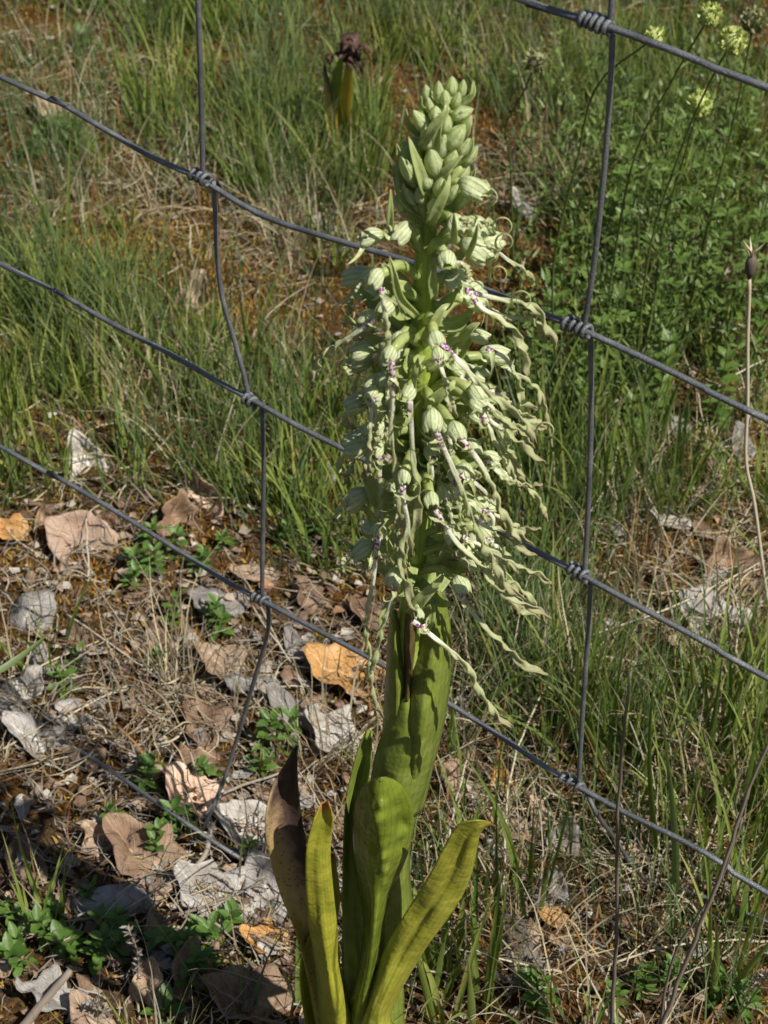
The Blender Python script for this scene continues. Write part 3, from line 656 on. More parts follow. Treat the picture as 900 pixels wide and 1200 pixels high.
def knot(x, y, line, turns, wpx, side=-1, r=SR):
    """the stay's end wound round the line wire"""
    a = F(*line[0]); b = F(*line[1]); ax = (b - a).normalized(); c = F(x, y)
    d = (c - Vector((0, 0, CAM_H))).length / FPX * wpx
    u = ax.cross(Vector((0, 0, 1))).normalized(); v = ax.cross(u).normalized(); pts = []
    n = int(turns * 14)
    for i in range(n + 1):
        t = i / n; an = 2 * math.pi * turns * t + .6
        rr = WR + r * .85 + (.0004 * math.sin(t * 9 + x)) + .0004 * t; an += .5 * math.sin(t * 6 + y)
        pts.append(c + ax * (side * d * (t - .08)) + (u * math.cos(an) + v * math.sin(an)) * rr)
    mb = MB(); mb.tube(pts, [r * .88] * (n + 1), 8); mb.build('wire_knot', M['wire'], fence)
knot(244, 212, (L1[3], L1[5]), 3.5, 30); knot(298, 472, (L2[4], L2[6]), 2.6, 19); knot(313, 706, (L3[4], L3[6]), 3.0, 22)
knot(714, 32, (L0[3], L0[5]), 5.4, 42); knot(690, 389, (L1[12], L1[14]), 4.2, 36); knot(688, 676, (L2[11], L2[13]), 3.5, 30); knot(682, 924, (L3[10], L3[13]), 3, 30)
# further stays beyond the frame
for t in (-.85, -.59, -.34, .60, .86):
    base = Vector((.0, 0, 0)) + Vector((-.161, .99, 0)) + Vector((-.78, .624, 0)) * (-t)
    if t > 0: base = Vector((-.161, .99, 0)) + Vector((.78, -.624, 0)) * t
    pts = [base + Vector((R.uniform(-.004, .004), 0, z)) for z in (.85, .72, .56, .41, .25, .1, 0.01)]
    p = spline(pts, 40); mb = MB(); mb.tube(p, [SR] * 40, 8); mb.build('stay_wire', M['wire'], fence)

# ------------------------------------------------------------------ the orchid
orchid = empty('lizard_orchid', O(430, 1262), 'tall pale green lizard orchid in flower with long twisted ribbon lips', 'orchid')
AX = [(428, 1290), (436, 1180), (450, 1000), (468, 850), (481, 740), (490, 600), (495, 450), (497, 330), (503, 250), (512, 180), (521, 118)]
axp = spline([O(x, y, 0) for x, y in AX], 60)
def axis_at(py):
    for (x0, y0), (x1, y1) in zip(AX, AX[1:]):
        if y0 >= py >= y1: return O(lerp(x0, x1, (y0 - py) / (y0 - y1)), py, 0)
    return O(*AX[-1])
def stem_r(i): t = i / 59; return lerp(.0095, .0068, min(1, t / .55)) if t < .8 else lerp(.0068, .0024, (t - .8) / .2)
mb = MB(); mb.tube(axp, [stem_r(i) for i in range(60)], 14, .3); mb.build('stem', M['stem'], orchid)

def edge_leaf(name, rows, mat, n=34, m=11, label=None, thick=.0009, ruffle=0.0, lv=1, rnd=.3, keel=.0015, crumple=1.0, bumps=()):
    """rows: left px, right px, depth left / middle / right (metres in front of the stem)"""
    L = spline([Vector((r[0], r[1], 0)) for r in rows], n); Rr = spline([Vector((r[2], r[3], 0)) for r in rows], n); D = spline([Vector(r[4:7]) for r in rows], n)
    R_, C_ = [], []; R0 = R.uniform(0, 50)
    for i in range(n):
        a, b, d = L[i], Rr[i], D[i]; row, cc = [], []
        for j in range(m):
            u = j / (m - 1); q = (2 * u - 1); x, y = lerp(a.x, b.x, u), lerp(a.y, b.y, u); e = lerp(d.x, d.z, u); dep = d.y + (e - d.y) * q * q
            dep += sum(a_ * .75 * math.exp(-((x - bx) ** 2 + (y - by) ** 2) / br ** 2) for bx, by, br, a_ in bumps); dep += .0030 * crumple * noise.noise(Vector((x * .035, y * .022, rnd * 9 + R0))) + keel * math.exp(-(q / .16) ** 2) * math.sin(math.pi * i / (n - 1)); dep += ruffle * math.sin(i * .55 + (3 if u > .5 else 0)) * abs(q) ** 3
            row.append(O(x, y, dep)); cc.append((rnd, i / (n - 1), u))
        R_.append(row); C_.append(cc)
    mb = MB(); mb.grid(R_, C_); o = mb.build(name, M[mat], orchid)
    md = o.modifiers.new('thickness', 'SOLIDIFY'); md.thickness = thick * .6; md.offset = 0
    if label: o['label'] = label
    return o
# rows run from the base up to the tip
edge_leaf('leaf', [(350, 1290, 470, 1290, .004, .017, .004), (372, 1235, 440, 1240, .010, .030, .012), (372, 1150, 404, 1160, .028, .030, .026), (360, 1070, 394, 1075, .036, .037, .032), (358, 1005, 387, 1000, .038, .036, .034), (366, 965, 391, 962, .040, .034, .038), (377, 940, 385, 939, .036, .034, .038)], 'yellowleaf', label='narrow yellow leaf standing at left')
edge_leaf('leaf', [(385, 1290, 440, 1290, -.006, .010, .0), (370, 1200, 400, 1200, -.004, -.010, .004), (352, 1110, 388, 1110, -.010, -.012, -.008), (326, 1040, 366, 1040, -.006, -.008, -.012), (311, 975, 357, 980, -.004, -.010, -.012), (318, 925, 350, 930, -.006, -.014, -.008), (338, 888, 348, 890, -.010, -.014, -.008), (347, 872, 350, 874, -.008, -.009, -.008)], 'withered', label='withered brown leaf, shade painted black toward its pointed tip', ruffle=.003)
edge_leaf('leaf', [(360, 1220, 400, 1230, -.002, -.012, .0), (352, 1130, 384, 1120, -.006, -.016, .0), (378, 1060, 398, 1060, -.008, -.014, -.004), (386, 1000, 392, 1000, -.01, -.012, -.01)], 'yellowleaf', label='pale yellow leaf behind the narrow yellow one')
edge_leaf('leaf', [(395, 1290, 500, 1285, .006, .030, .008), (400, 1225, 478, 1215, .016, .038, .020), (422, 1180, 458, 1190, .030, .034, .030), (455, 1104, 492, 1122, .036, .038, .034), (500, 1030, 533, 1064, .044, .043, .038), (525, 984, 551, 1028, .047, .045, .040), (537, 966, 558, 998, .048, .046, .042), (549, 962, 562, 978, .048, .047, .044), (563, 961, 568, 970, .047, .047, .045), (575, 963, 576, 965, .046, .046, .045)], 'olive_leaf', n=60, m=15, keel=-.003, label='yellow green leaf reaching right with brown tip')
edge_leaf('leaf', [(380, 1290, 480, 1290, .0, .018, .0), (398, 1180, 450, 1190, .004, .010, .010), (401, 1080, 432, 1110, .008, .000, .012), (402, 1000, 424, 1030, .010, .000, .012), (406, 935, 424, 960, .008, .002, .010), (419, 880, 434, 900, .006, .002, .008), (430, 855, 436, 857, .006, .005, .006)], 'sheath', label='upright green leaf clasping the left side of stem')
edge_leaf('leaf', [(400, 1290, 480, 1290, .0, .020, .002), (410, 1190, 474, 1195, .002, .013, .004), (424, 1110, 472, 1110, .004, .018, .006), (428, 1060, 471, 1055, .004, .016, .006), (430, 1020, 470, 1020, .004, .014, .004)], 'sheath', label='pale green leaf base closed round the lower stem', m=15)
edge_leaf('leaf', [(396, 1290, 440, 1290, .012, .026, .018), (408, 1190, 442, 1195, .014, .027, .022), (422, 1120, 447, 1118, .016, .025, .022), (425, 1070, 455, 1062, .018, .026, .022), (420, 1038, 465, 1032, .016, .030, .020), (415, 1000, 479, 996, .010, .036, .014), (414, 965, 485, 962, .008, .038, .010), (419, 935, 479, 934, .010, .038, .012), (430, 918, 467, 917, .018, .036, .020), (443, 911, 452, 910, .028, .034, .030)], 'hooded', label='glossy hooded leaf wrapped round the stem', m=33, n=90, keel=0, crumple=1.2, bumps=[(440, 962, 10, .008), (447, 944, 6, .0045), (435, 945, 5, .004), (452, 958, 5, .003), (444, 975, 7, .003), (447, 990, 6, .0035), (449, 1005, 6, .005), (451, 1020, 5, .0045), (452, 1036, 5, .004), (470, 965, 8, -.008), (467, 990, 7, -.006), (463, 945, 8, -.003), (425, 965, 8, -.002)])
edge_leaf('sheath', [(425, 1120, 490, 1110, -.006, .014, -.006), (432, 1000, 480, 1000, -.004, .014, -.004), (433, 930, 500, 920, -.004, .018, -.004), (441, 880, 508, 880, -.002, .020, -.002), (455, 845, 500, 850, .0, .018, .0), (468, 822, 484, 824, .006, .016, .006), (476, 815, 479, 815, .010, .012, .010)], 'sheath', label='sheath with ragged notched top')
edge_leaf('sheath', [(455, 980, 496, 950, -.006, .010, -.008), (464, 900, 506, 905, -.004, .012, -.010), (468, 850, 520, 850, -.002, .016, -.010), (474, 800, 527, 800, .0, .018, -.008), (486, 760, 529, 755, .002, .018, -.006), (494, 725, 526, 722, .002, .012, -.004), (504, 702, 520, 700, .0, .006, -.004), (513, 692, 516, 692, .0, .002, .0)], 'sheath', label='broad upper sheath on right side of stem', m=15)
edge_leaf('sheath', [(446, 900, 478, 900, -.010, .006, -.002), (450, 830, 480, 830, -.008, .010, .0), (453, 780, 477, 780, -.006, .012, .002), (455, 745, 470, 740, -.004, .010, .002), (458, 715, 464, 714, -.002, .004, .0)], 'sheath', label='narrow upper sheath on left side of stem')
edge_leaf('sheath', [(474, 822, 480, 822, .006, .0125, .006), (474, 780, 484, 780, .006, .0125, .006), (474, 745, 487, 745, .006, .012, .006), (476, 715, 488, 715, .006, .010, .006)], 'dark_sheath', label='purplish brown strip between the two upper sheaths')

for (x, y, w_, h_, d_) in [(446, 914, 5, 5, .034), (452, 1047, 4, 9, .0265)]:      # brown dried tip and scar
    p_ = O(x, y, d_); mb = MB(); mb.blob(Matrix.Translation(p_), sz0(w_, p_) / 2, .0012, sz0(h_, p_) / 2, 8, 6, .25); mb.build('scar', M['dark_sheath'], orchid)
# ---- flowers
def hood_mesh(size, mat, bud=False, length=1.15, seed=0):
    """a bud is closed; an open flower's hood is a helmet of three sepals, open beneath and in front"""
    mb = MB(); nu, nv = 21, 12; rows, cols = [], []; fl_ = R.uniform(.0, .55); length *= R.uniform(.8, 1.2)
    for i in range(nv + 1):
        v = i / nv; r, cc = [], []
        for j in range(nu):
            if bud:
                ph = 2 * math.pi * j / nu; prof = math.sin(math.pi * min(.999, .06 + v * .94)) ** .75 * (1 - .30 * v)
                rr = size * .5 * prof * (1 + .16 * abs(math.cos(1.5 * (ph - math.pi / 2))) ** .6 - .05 * v + .015 * math.sin(ph * 7 + seed)); z = size * length * (v - .35); y = math.sin(ph) * rr - size * .06 * v * v
            else:
                q = 2 * j / (nu - 1) - 1                        # across the open shell
                ph = math.pi / 2 + q * math.pi * .74
                prof = math.sin(math.pi * (.05 + .80 * v)) ** .6
                rr = size * .54 * prof * (1 - .10 * abs(math.sin(q * 4.7)) + .16 * noise.noise(Vector((q * 2.2, v * 2.5, seed * 5)))) * (1 + fl_ * v * v * abs(q))
                tip = abs(math.cos(q * math.pi * 1.5)) ** .8          # the three sepal points
                z = size * (length * (v - .35) * (1 - .25 * abs(q)) + .20 * tip * v ** 3)
                y = math.sin(ph) * rr * .92 - size * .34 * v * v
            r.append(Vector((math.cos(ph) * rr * .96, y, z))); cc.append((seed / 10, v, j / nu))
        rows.append(r); cols.append(cc)
    mb.grid(rows, cols, bud); return mb
def frame(origin, fwd, up=Vector((0, 0, 1))):
    z = fwd.normalized(); x = up.cross(z); x = x.normalized() if x.length > 1e-5 else Vector((1, 0, 0)); y = z.cross(x)
    return Matrix(((x.x, y.x, z.x, origin.x), (x.y, y.y, z.y, origin.y), (x.z, y.z, z.z, origin.z), (0, 0, 0, 1)))
def sz(px, p): return (p - Vector((0, 0, CAM_H))).length / FPX * px
def lip_prof(t):
    if t < .1: return lerp(.78, .60, t / .1)
    if t < .3: return lerp(.60, .58, (t - .1) / .2)
    return (.58 + .62 * math.sin((t - .3) / .7 * math.pi * .8)) * (1 if t < .92 else max(.05, (1 - t) / .08) ** .6)
def add_bract(pts, w, parent=orchid, name='bract', twist=.1, phase=0.0, cup=.35):
    mb = MB(); mb.ribbon(spline(pts, 14), w, twist, phase, cup=cup, across=5, prof=lambda t: (math.sin(math.pi * min(1, .22 + .78 * t)) ** .7))
    o = mb.build(name, M['bract'], parent); md = o.modifiers.new('thickness', 'SOLIDIFY'); md.thickness = .0004; return o
def flower(hp, size, lip=None, lipw=.0042, lobes=2, throat=True, bract=True, twist=None, hood=True, drop=.016):
    """hp: place of the hood; lip: 3-D path of the lip"""
    sp = axis_near(hp.z - drop); out = hp - sp; out.z = 0
    if out.length < 1e-4: out = Vector((0, -1, 0))
    o_ = out.normalized(); st = sp + o_ * .003
    # ovary: leaves the stem upwards and bends over at the top
    mid = st.lerp(hp, .5) + Vector((0, 0, .006))
    mb = MB(); pts = spline([st, mid, hp - o_ * size * .30 + Vector((0, 0, -.001))], 10)
    mb.tube(pts, [lerp(.0014, .0025, math.sin(math.pi * i / 11) ** .8) for i in range(10)], 8); fl = mb.build('flower', M['ovary'], orchid)
    fwd = (o_ + Vector((R.uniform(-.35, .35), R.uniform(-.3, .15), R.uniform(-.35, .35)))).normalized()
    if hood:
        hm = hood_mesh(size, 'hood', seed=R.random() * 9.9); Mx = frame(hp, fwd)
        hm.v = [tuple(Mx @ Vector(v)) for v in hm.v]; hdo = hm.build('hood', M['hood'], fl); md = hdo.modifiers.new('thickness', 'SOLIDIFY'); md.thickness = .0004
    root = hp + fwd * size * .28 - Vector((0, 0, size * .26))
    if throat:
        mb = MB(); mb.blob(frame(root + Vector((0, 0, size * .06)), fwd), size * .17, size * .17, size * .24, 8, 6, .12); mb.build('throat', M['throat'], fl)
    if lip is None:
        L = R.uniform(.036, .05); d = (fwd * R.uniform(.3, .9) + Vector((R.uniform(-.3, .3), R.uniform(-.2, .2), -R.uniform(.7, 1.1)))).normalized()
        lip = [root, root + d * L * .25 + fwd * .003]
        for k in (.5, .75, 1.0): lip.append(root + d * L * k + Vector((R.uniform(-.004, .004), R.uniform(-.004, .004), -.008 * k * k)))
    mb = MB(); n = 46; pp = spline(lip, n); ln = sum((pp[i + 1] - pp[i]).length for i in range(n - 1))
    tw = twist if twist is not None else R.choice([-1, 1]) * ln / .031 * R.uniform(.35, 1.4)
    mb2 = MB()
    # untwisted white base, then the spiral
    rnd = R.random(); rows, cols = [], []; ref = Vector((0, -1, .7))
    for i, p_ in enumerate(pp):
        t_ = i / (n - 1); t = (pp[min(i + 1, n - 1)] - pp[max(i - 1, 0)]).normalized()
        nn = (ref - t * ref.dot(t)).normalized(); s_ = t.cross(nn); a = tw * 2 * math.pi * max(0, t_ - .34)
        side = s_ * math.cos(a) + nn * math.sin(a); nor = nn * math.cos(a) - s_ * math.sin(a)
        w = lipw * lip_prof(t_); wob = Vector((math.sin(t_ * 25 + rnd * 9), 0, math.cos(t_ * 25 + rnd * 9))) * (.0007 * max(0, t_ - .25))
        rows.append([p_ + wob + side * (u * w * .5) + nor * (.18 * w * (1 - u * u) + .001 * math.sin(t_ * 40) * abs(u) * (t_ > .3) * 1.0 + .35 * w * noise.noise(Vector((t_ * 9, rnd * 50, u)))) for u in (-1, -.5, 0, .5, 1)])
        cols.append([(rnd, t_, (u + 1) / 2) for u in (-1, -.5, 0, .5, 1)])
    mb2.grid(rows, cols); l = mb2.build('lip', M['lip'], fl); md = l.modifiers.new('thickness', 'SOLIDIFY'); md.thickness = .0005
    for k in range(lobes):
        s0 = pp[3]; sg = 1 if k % 2 else -1; d = (fwd.cross(Vector((0, 0, 1))) * sg * R.uniform(.5, 1) + Vector((0, 0, -R.uniform(.4, 1.))) + fwd * R.uniform(.0, .5)).normalized()
        q = [s0]; L = R.uniform(.009, .016); dd = d.copy(); pz = s0.copy(); ax_ = Vector((R.uniform(-1, 1), R.uniform(-1, 1), R.uniform(-1, 1))).normalized(); cur = R.uniform(.2, .75)
        for _ in range(8): dd = (Matrix.Rotation(cur, 3, ax_) @ dd).normalized(); pz = pz + dd * L / 8; q.append(pz.copy())
        mb = MB(); mb.ribbon(spline(q, 16), .0026, R.uniform(-.6, .6), 0, cup=.2, wave=.12, prof=lambda t: max(.08, 1 - t * .85)); mb.build('side_lobe', M['lobe'], fl)
    if bract and R.random() < .6:
        e = hp + o_ * R.uniform(-.004, .010) + Vector((R.uniform(-.006, .006), 0, R.uniform(-.012, .010)))
        add_bract([st - Vector((0, 0, .004)), st.lerp(e, .5) + o_ * .002 - Vector((0, 0, .006)), e], R.uniform(.005, .0075), fl, twist=R.uniform(-.25, .25))
    return fl
#axz = sorted([(p.z, p) for p in axp], key=lambda q: q[0])
def axis_near(z):
    return min(axp, key=lambda p: abs(p.z - z)).copy()
def LP(px, d0, d1): n = len(px); return [O(x, y, lerp(d0, d1, i / (n - 1))) for i, (x, y) in enumerate(px)]
# the front flowers, read off the photograph: hood (x, y, size px), depth, lip path
FL = [
 ((535, 322, 34), .026, [(545, 340), (562, 345), (592, 352), (622, 358), (640, 384), (652, 408)], .03),
 ((528, 327, 36), .030, [(549, 342), (566, 362), (585, 372), (606, 392), (616, 420), (618, 442)], .036),
 ((443, 322, 30), .028, [(447, 338), (450, 360), (453, 385), (452, 402), (442, 414), (440, 428)], .03),
 ((455, 358, 32), .024, [(440, 374), (426, 384), (404, 399), (384, 413), (370, 432), (366, 452)], .02),
 ((510, 393, 34), .036, [(517, 403), (533, 418), (550, 437), (570, 458), (592, 476), (616, 496), (628, 520)], .046),
 ((533, 425, 30), .034, [(539, 441), (552, 456), (569, 474), (590, 492), (606, 516), (640, 545)], .044),
 ((458, 411, 28), .036, [(459, 424), (460, 450), (460, 478), (458, 508), (462, 540), (466, 570), (471, 610), (474, 652), (476, 676)], .042),
 ((480, 458, 26), .040, [(480, 470), (482, 500), (484, 535), (489, 566), (491, 592), (484, 622), (482, 652)], .046),
 ((507, 487, 32), .040, [(509, 500), (520, 525), (534, 556), (546, 590), (556, 618), (574, 652), (592, 684), (616, 704)], .05),
 ((533, 500, 34), .036, [(540, 514), (552, 528), (566, 548), (580, 580), (594, 612), (624, 640)], .046),
 ((474, 553, 24), .044, [(472, 570), (473, 588), (478, 618), (470, 650), (478, 690), (486, 722)], .046),
 ((505, 582, 26), .042, [(510, 598), (524, 620), (540, 641), (562, 660), (584, 690), (612, 706), (645, 724)], .05),
 ((543, 549, 32), .036, [(540, 556), (566, 574), (590, 604), (604, 636), (630, 652)], .046),
 ((530, 618, 28), .034, [(542, 629), (556, 636), (590, 652), (618, 668), (648, 684)], .044),
 ((446, 618, 26), .032, [(443, 630), (440, 656), (437, 682), (431, 712), (428, 740), (432, 775), (434, 810), (449, 842)], .03),
 ((464, 672, 26), .038, [(464, 686), (458, 706), (447, 735), (441, 762), (434, 790)], .04),
 ((490, 716, 16), .036, [(484, 728), (500, 740), (522, 758), (546, 780), (560, 806), (574, 830), (600, 853)], .046),
 ((538, 681, 34), .032, [(538, 694), (548, 710), (562, 728), (590, 756), (612, 778), (641, 790)], .044),
 ((548, 590, 26), .032, [(552, 606), (572, 618), (600, 622), (634, 620)], .04),
 ((556, 470, 28), .028, [(566, 486), (586, 500), (612, 500), (640, 502)], .034),
 ((560, 436, 28), .022, [(574, 456), (594, 470), (614, 486), (640, 500)], .03),
 ((556, 392, 32), .022, [(570, 408), (592, 420), (608, 446), (612, 474), (630, 478)], .03),
 ((551, 350, 30), .018, [(568, 362), (596, 372), (626, 376), (640, 402)], .02),
 ((552, 520, 28), .026, [(570, 540), (600, 566), (636, 568)], .034),
 ((548, 655, 28), .024, [(566, 668), (586, 682), (598, 706), (632, 724)], .03),
]
for i in range(16):
    t = i / 15; py = lerp(128, 262, t); a = i * 2.4; q = axis_at(py) + Vector((math.cos(a) * .004, 0, 0)); l_ = lerp(.014, .024, t); e_ = q + Vector((math.cos(a) * lerp(.008, .017, t), -abs(math.sin(a)) * .012 - .002, l_))
    add_bract([q, q.lerp(e_, .55) + Vector((math.cos(a) * .003, -.002, 0)), e_], lerp(.0026, .0042, t), twist=R.uniform(-.15, .15))
for (hx, hy, hs), d, lp, d1 in FL:
    if hy < 450 and hx > 524: k_ = .3; d *= k_; d1 = max(d + .01, d1 * .6)
    hp = O(hx, hy, d); s = sz(min(27, hs) * R.uniform(.66, .82), hp)
    nl = len(lp); flower(hp, s, LP(lp, d + .006, d1), lipw=.0032 if nl < 6 else .0037)
# flowers all round the sides and back
k = 0
for i in range(46):
    py = 318 + i * 8.6; az = i * 2.4 + .5
    base = axis_at(py); dirv = Vector((math.cos(az), math.sin(az), 0))
    if dirv.y < .0 or i % 4 == 3: continue
    if dirv.x > 0 and dirv.y < -.1 and R.random() < .6: continue
    rr = R.uniform(.028, .036) * (.85 if dirv.x < 0 else 1)
    hp = base + dirv * rr + Vector((0, 0, R.uniform(-.004, .006)))
    lw = None
    if dirv.x > .1:
        Ld = R.uniform(.03, .045); q = (dirv * .8 + Vector((0, 0, -.9))).normalized(); r0 = hp + dirv * .004 - Vector((0, 0, .004))
        lw = [r0, r0 + q * Ld * .3, r0 + q * Ld * .6 + Vector((.004, 0, -.002)), r0 + q * Ld + Vector((.0, R.uniform(-.01, .01), -.008))]
    elif dirv.x < -.1:
        Ld = R.uniform(.022, .036); q = (dirv * .25 + Vector((0, 0, -1))).normalized(); r0 = hp + dirv * .003 - Vector((0, 0, .004))
        lw = [r0, r0 + q * Ld * .4, r0 + q * Ld * .7, r0 + q * Ld + Vector((0, R.uniform(-.006, .006), 0))]
    flower(hp, R.uniform(.0095, .0125), lw, lipw=.0029)
# young opening flowers with curled lips under the buds
for (hx, hy, hs, d, dx) in [(440, 276, 30, .008, -1), (474, 268, 28, .014, -1), (554, 262, 32, .012, 1), (552, 288, 34, .018, 1), (534, 258, 24, .020, 1), (440, 322, 30, .006, -1), (524, 300, 24, .026, 1), (549, 217, 32, .014, 1), (430, 408, 30, .006, -1), (425, 470, 34, .004, -1), (428, 520, 38, .004, -1), (424, 580, 36, .002, -1), (430, 640, 32, .002, -1), (436, 370, 28, .008, -1), (446, 446, 30, .018, -1), (448, 500, 26, .020, -1)]:
    hp = O(hx, hy, d); s = sz(hs * (.78 if dx < 0 else .88), hp); r0 = hp + Vector((dx * s * .45, -.002, -s * .22)); q = [r0]
    p_ = r0.copy(); an = rad(R.uniform(-40, 0)); rr = s * .26; st = R.choice([.34, .42])
    for m_ in range(16):
        p_ = p_ + Vector((dx * math.cos(an), -.12, math.sin(an))) * rr * .36; an += st * (1 if hy < 300 else -.35) * (1 + m_ * .02); q.append(p_.copy())
    flower(hp, s, q, lipw=.0028, lobes=1, throat=False, twist=.3)
for i in range(9):
    hy = R.uniform(350, 650); hx = R.uniform(540, 566); d = R.uniform(.0, .03); hp = O(hx, hy, d); ex = hx + R.uniform(45, 85); ey = hy + R.uniform(25, 110)
    flower(hp, sz(R.uniform(18, 24), hp), LP([(hx + 4, hy + 8), (hx + 18, hy + 18), (lerp(hx, ex, .5) + R.uniform(-6, 6), lerp(hy, ey, .45)), (lerp(hx, ex, .8), lerp(hy, ey, .75) + R.uniform(-10, 10)), (ex, ey)], d + .004, d + R.uniform(.0, .02)), lipw=.0030, lobes=3)
for i in range(16):                       # thin straight lips down the front and the left
    hy = R.uniform(345, 640); hx = R.choice([R.uniform(425, 470), R.uniform(425, 470), R.uniform(500, 540)]); d = R.uniform(.016, .036); hp = O(hx, hy, d); L_ = R.uniform(55, 105); sx = R.uniform(-14, 4) if hx < 480 else R.uniform(4, 40)
    flower(hp, sz(R.uniform(15, 21), hp), LP([(hx, hy + 8), (hx + sx * .3, hy + L_ * .35), (hx + sx * .6, hy + L_ * .7), (hx + sx, hy + L_)], d + .004, d + .010), lipw=.0032, lobes=3, twist=R.choice([-1, 1]) * R.uniform(.6, 1.6), bract=False)
# unopened buds
BUD = [(500, 112, 13, 19, 6, .004), (514, 112, 15, 25, 2, .006), (529, 104, 16, 25, 0, .002), (541, 108, 13, 27, -6, .0), (510, 136, 17, 23, 0, .010), (496, 147, 19, 29, 28, .008), (538, 134, 19, 28, -62, .008),
       (531, 164, 24, 36, -30, .012), (545, 150, 14, 32, -20, .004), (508, 194, 23, 35, 8, .014), (479, 203, 18, 32, 22, .010), (468, 206, 15, 28, 8, .002), (515, 222, 18, 26, -10, .016), (529, 228, 14, 24, -25, .014), (483, 233, 15, 24, 30, .010),
       (488, 172, 16, 24, 14, .0), (520, 130, 15, 24, 0, -.006), (522, 118, 14, 22, 4, .008), (505, 128, 14, 22, 14, .006), (522, 148, 17, 26, -6, .012), (534, 120, 13, 22, -14, .007), (501, 168, 17, 27, 14, .010), (517, 176, 18, 28, -8, .012), (490, 190, 16, 27, 20, .008), (528, 190, 18, 30, -17, .012), (500, 214, 17, 27, 10, .014), (541, 176, 17, 28, -28, .004), (494, 232, 17, 26, 14, .012), (540, 236, 18, 26, -30, .008), (508, 244, 17, 24, 0, .016), (470, 240, 17, 26, 26, .006), (548, 186, 17, 28, -30, -.006), (540, 206, 18, 28, -30, -.008), (478, 180, 14, 24, 14, -.008), (505, 120, 13, 22, 0, -.008), (532, 120, 14, 24, 0, -.010)]
for (bx, by, w, h, tilt, d) in BUD:
    p_ = O(bx, by, d); w *= 1.0; h *= 1.16; s = sz(w, p_); hm = hood_mesh(s, 'bud', True, h / w, R.random() * 9.9)
    up = Matrix.Rotation(rad(-tilt) * -1, 3, 'Y') @ Vector((0, 0, 1)); up = Vector((-math.sin(rad(tilt)), -.25, math.cos(rad(tilt))))
    Mx = frame(p_, up, Vector((0, -1, 0))); hm.v = [tuple(Mx @ Vector(v)) for v in hm.v]; hm.build('bud', M['bud'], orchid)
    a = axis_near(p_.z - .018); e = p_ - up.normalized() * s * h / w * .3
    mb = MB(); mb.tube(spline([a, a.lerp(e, .5), e], 6), [.0012, .0016, .002, .0022, .0024, .0024], 7); mb.build('bud_stalk', M['ovary'], orchid)
# bracts seen on the photograph: path in px, width px, depth
BR = [([(494, 172), (508, 150), (522, 132), (523, 118)], 11, .016), ([(511, 178), (512, 160), (518, 140)], 9, .014), ([(500, 228), (492, 205), (484, 180), (479, 160)], 13, .014), ([(512, 212), (525, 198), (542, 182)], 9, .014),
      ([(504, 262), (513, 240), (522, 222), (528, 204)], 13, .018), ([(532, 286), (533, 266), (532, 250)], 7, .026), ([(457, 276), (457, 250), (458, 222)], 7, .014), ([(495, 250), (478, 240), (466, 222), (462, 196)], 12, .006),
      ([(548, 300), (556, 282), (560, 262)], 6, .026), ([(508, 350), (507, 320), (510, 300)], 11, .014), ([(488, 370), (470, 350), (462, 320), (456, 300)], 10, .022),
      ([(497, 400), (508, 380), (518, 362), (528, 356)], 12, .024), ([(480, 340), (468, 334), (458, 330)], 12, .016), ([(500, 480), (512, 465), (528, 452), (534, 444)], 13, .026), ([(480, 455), (484, 440), (490, 420)], 9, .028),
      ([(496, 585), (520, 570), (548, 552), (572, 536)], 17, .022), ([(480, 720), (496, 700), (514, 682), (520, 672)], 14, .030), ([(520, 672), (530, 640), (536, 618)], 24, .012),
      ([(474, 665), (462, 648), (455, 632)], 16, .026), ([(484, 600), (478, 588), (468, 575)], 18, .02), ([(462, 700), (450, 720), (446, 740)], 12, .02),
      ([(470, 530), (452, 512), (438, 480)], 16, .008), ([(468, 600), (446, 580), (428, 548)], 26, .004), ([(470, 640), (444, 622), (424, 590)], 16, .002), ([(470, 480), (450, 455), (436, 425)], 20, .004),
      ([(540, 400), (552, 386), (562, 378)], 12, .02), ([(498, 430), (520, 420), (540, 410)], 16, .016), ([(504, 700), (504, 720), (500, 745)], 12, .02)]
for pth, w, d in BR:
    pts = [O(x, y, d + .004 * math.sin(i)) for i, (x, y) in enumerate(pth)]
    add_bract(pts, sz(w, pts[0]), twist=R.uniform(-.15, .15), phase=R.uniform(-.4, .4))
# tight curls right of the upper spike
for (cx, cy, r_px, d) in [(590, 266, 10, .02), (592, 284, 9, .024), (572, 232, 11, .014), (585, 322, 9, .018), (576, 300, 8, .02), (404, 368, 12, -.002), (640, 505, 9, .036), (612, 352, 10, .03), (406, 300, 9, .0)]:
    q = []
    for m_ in range(22):
        a = m_ * .42 + 2.4; r = r_px * (1.25 - m_ * .035); q.append(O(cx + math.cos(a) * r, cy + math.sin(a) * r, d + m_ * .0005))
    mb = MB(); mb.ribbon(spline(q, 34), .0019, .1, .9, prof=lambda t: max(.3, 1 - t * .6)); mb.build('curled_lip', M['lobe'], orchid)

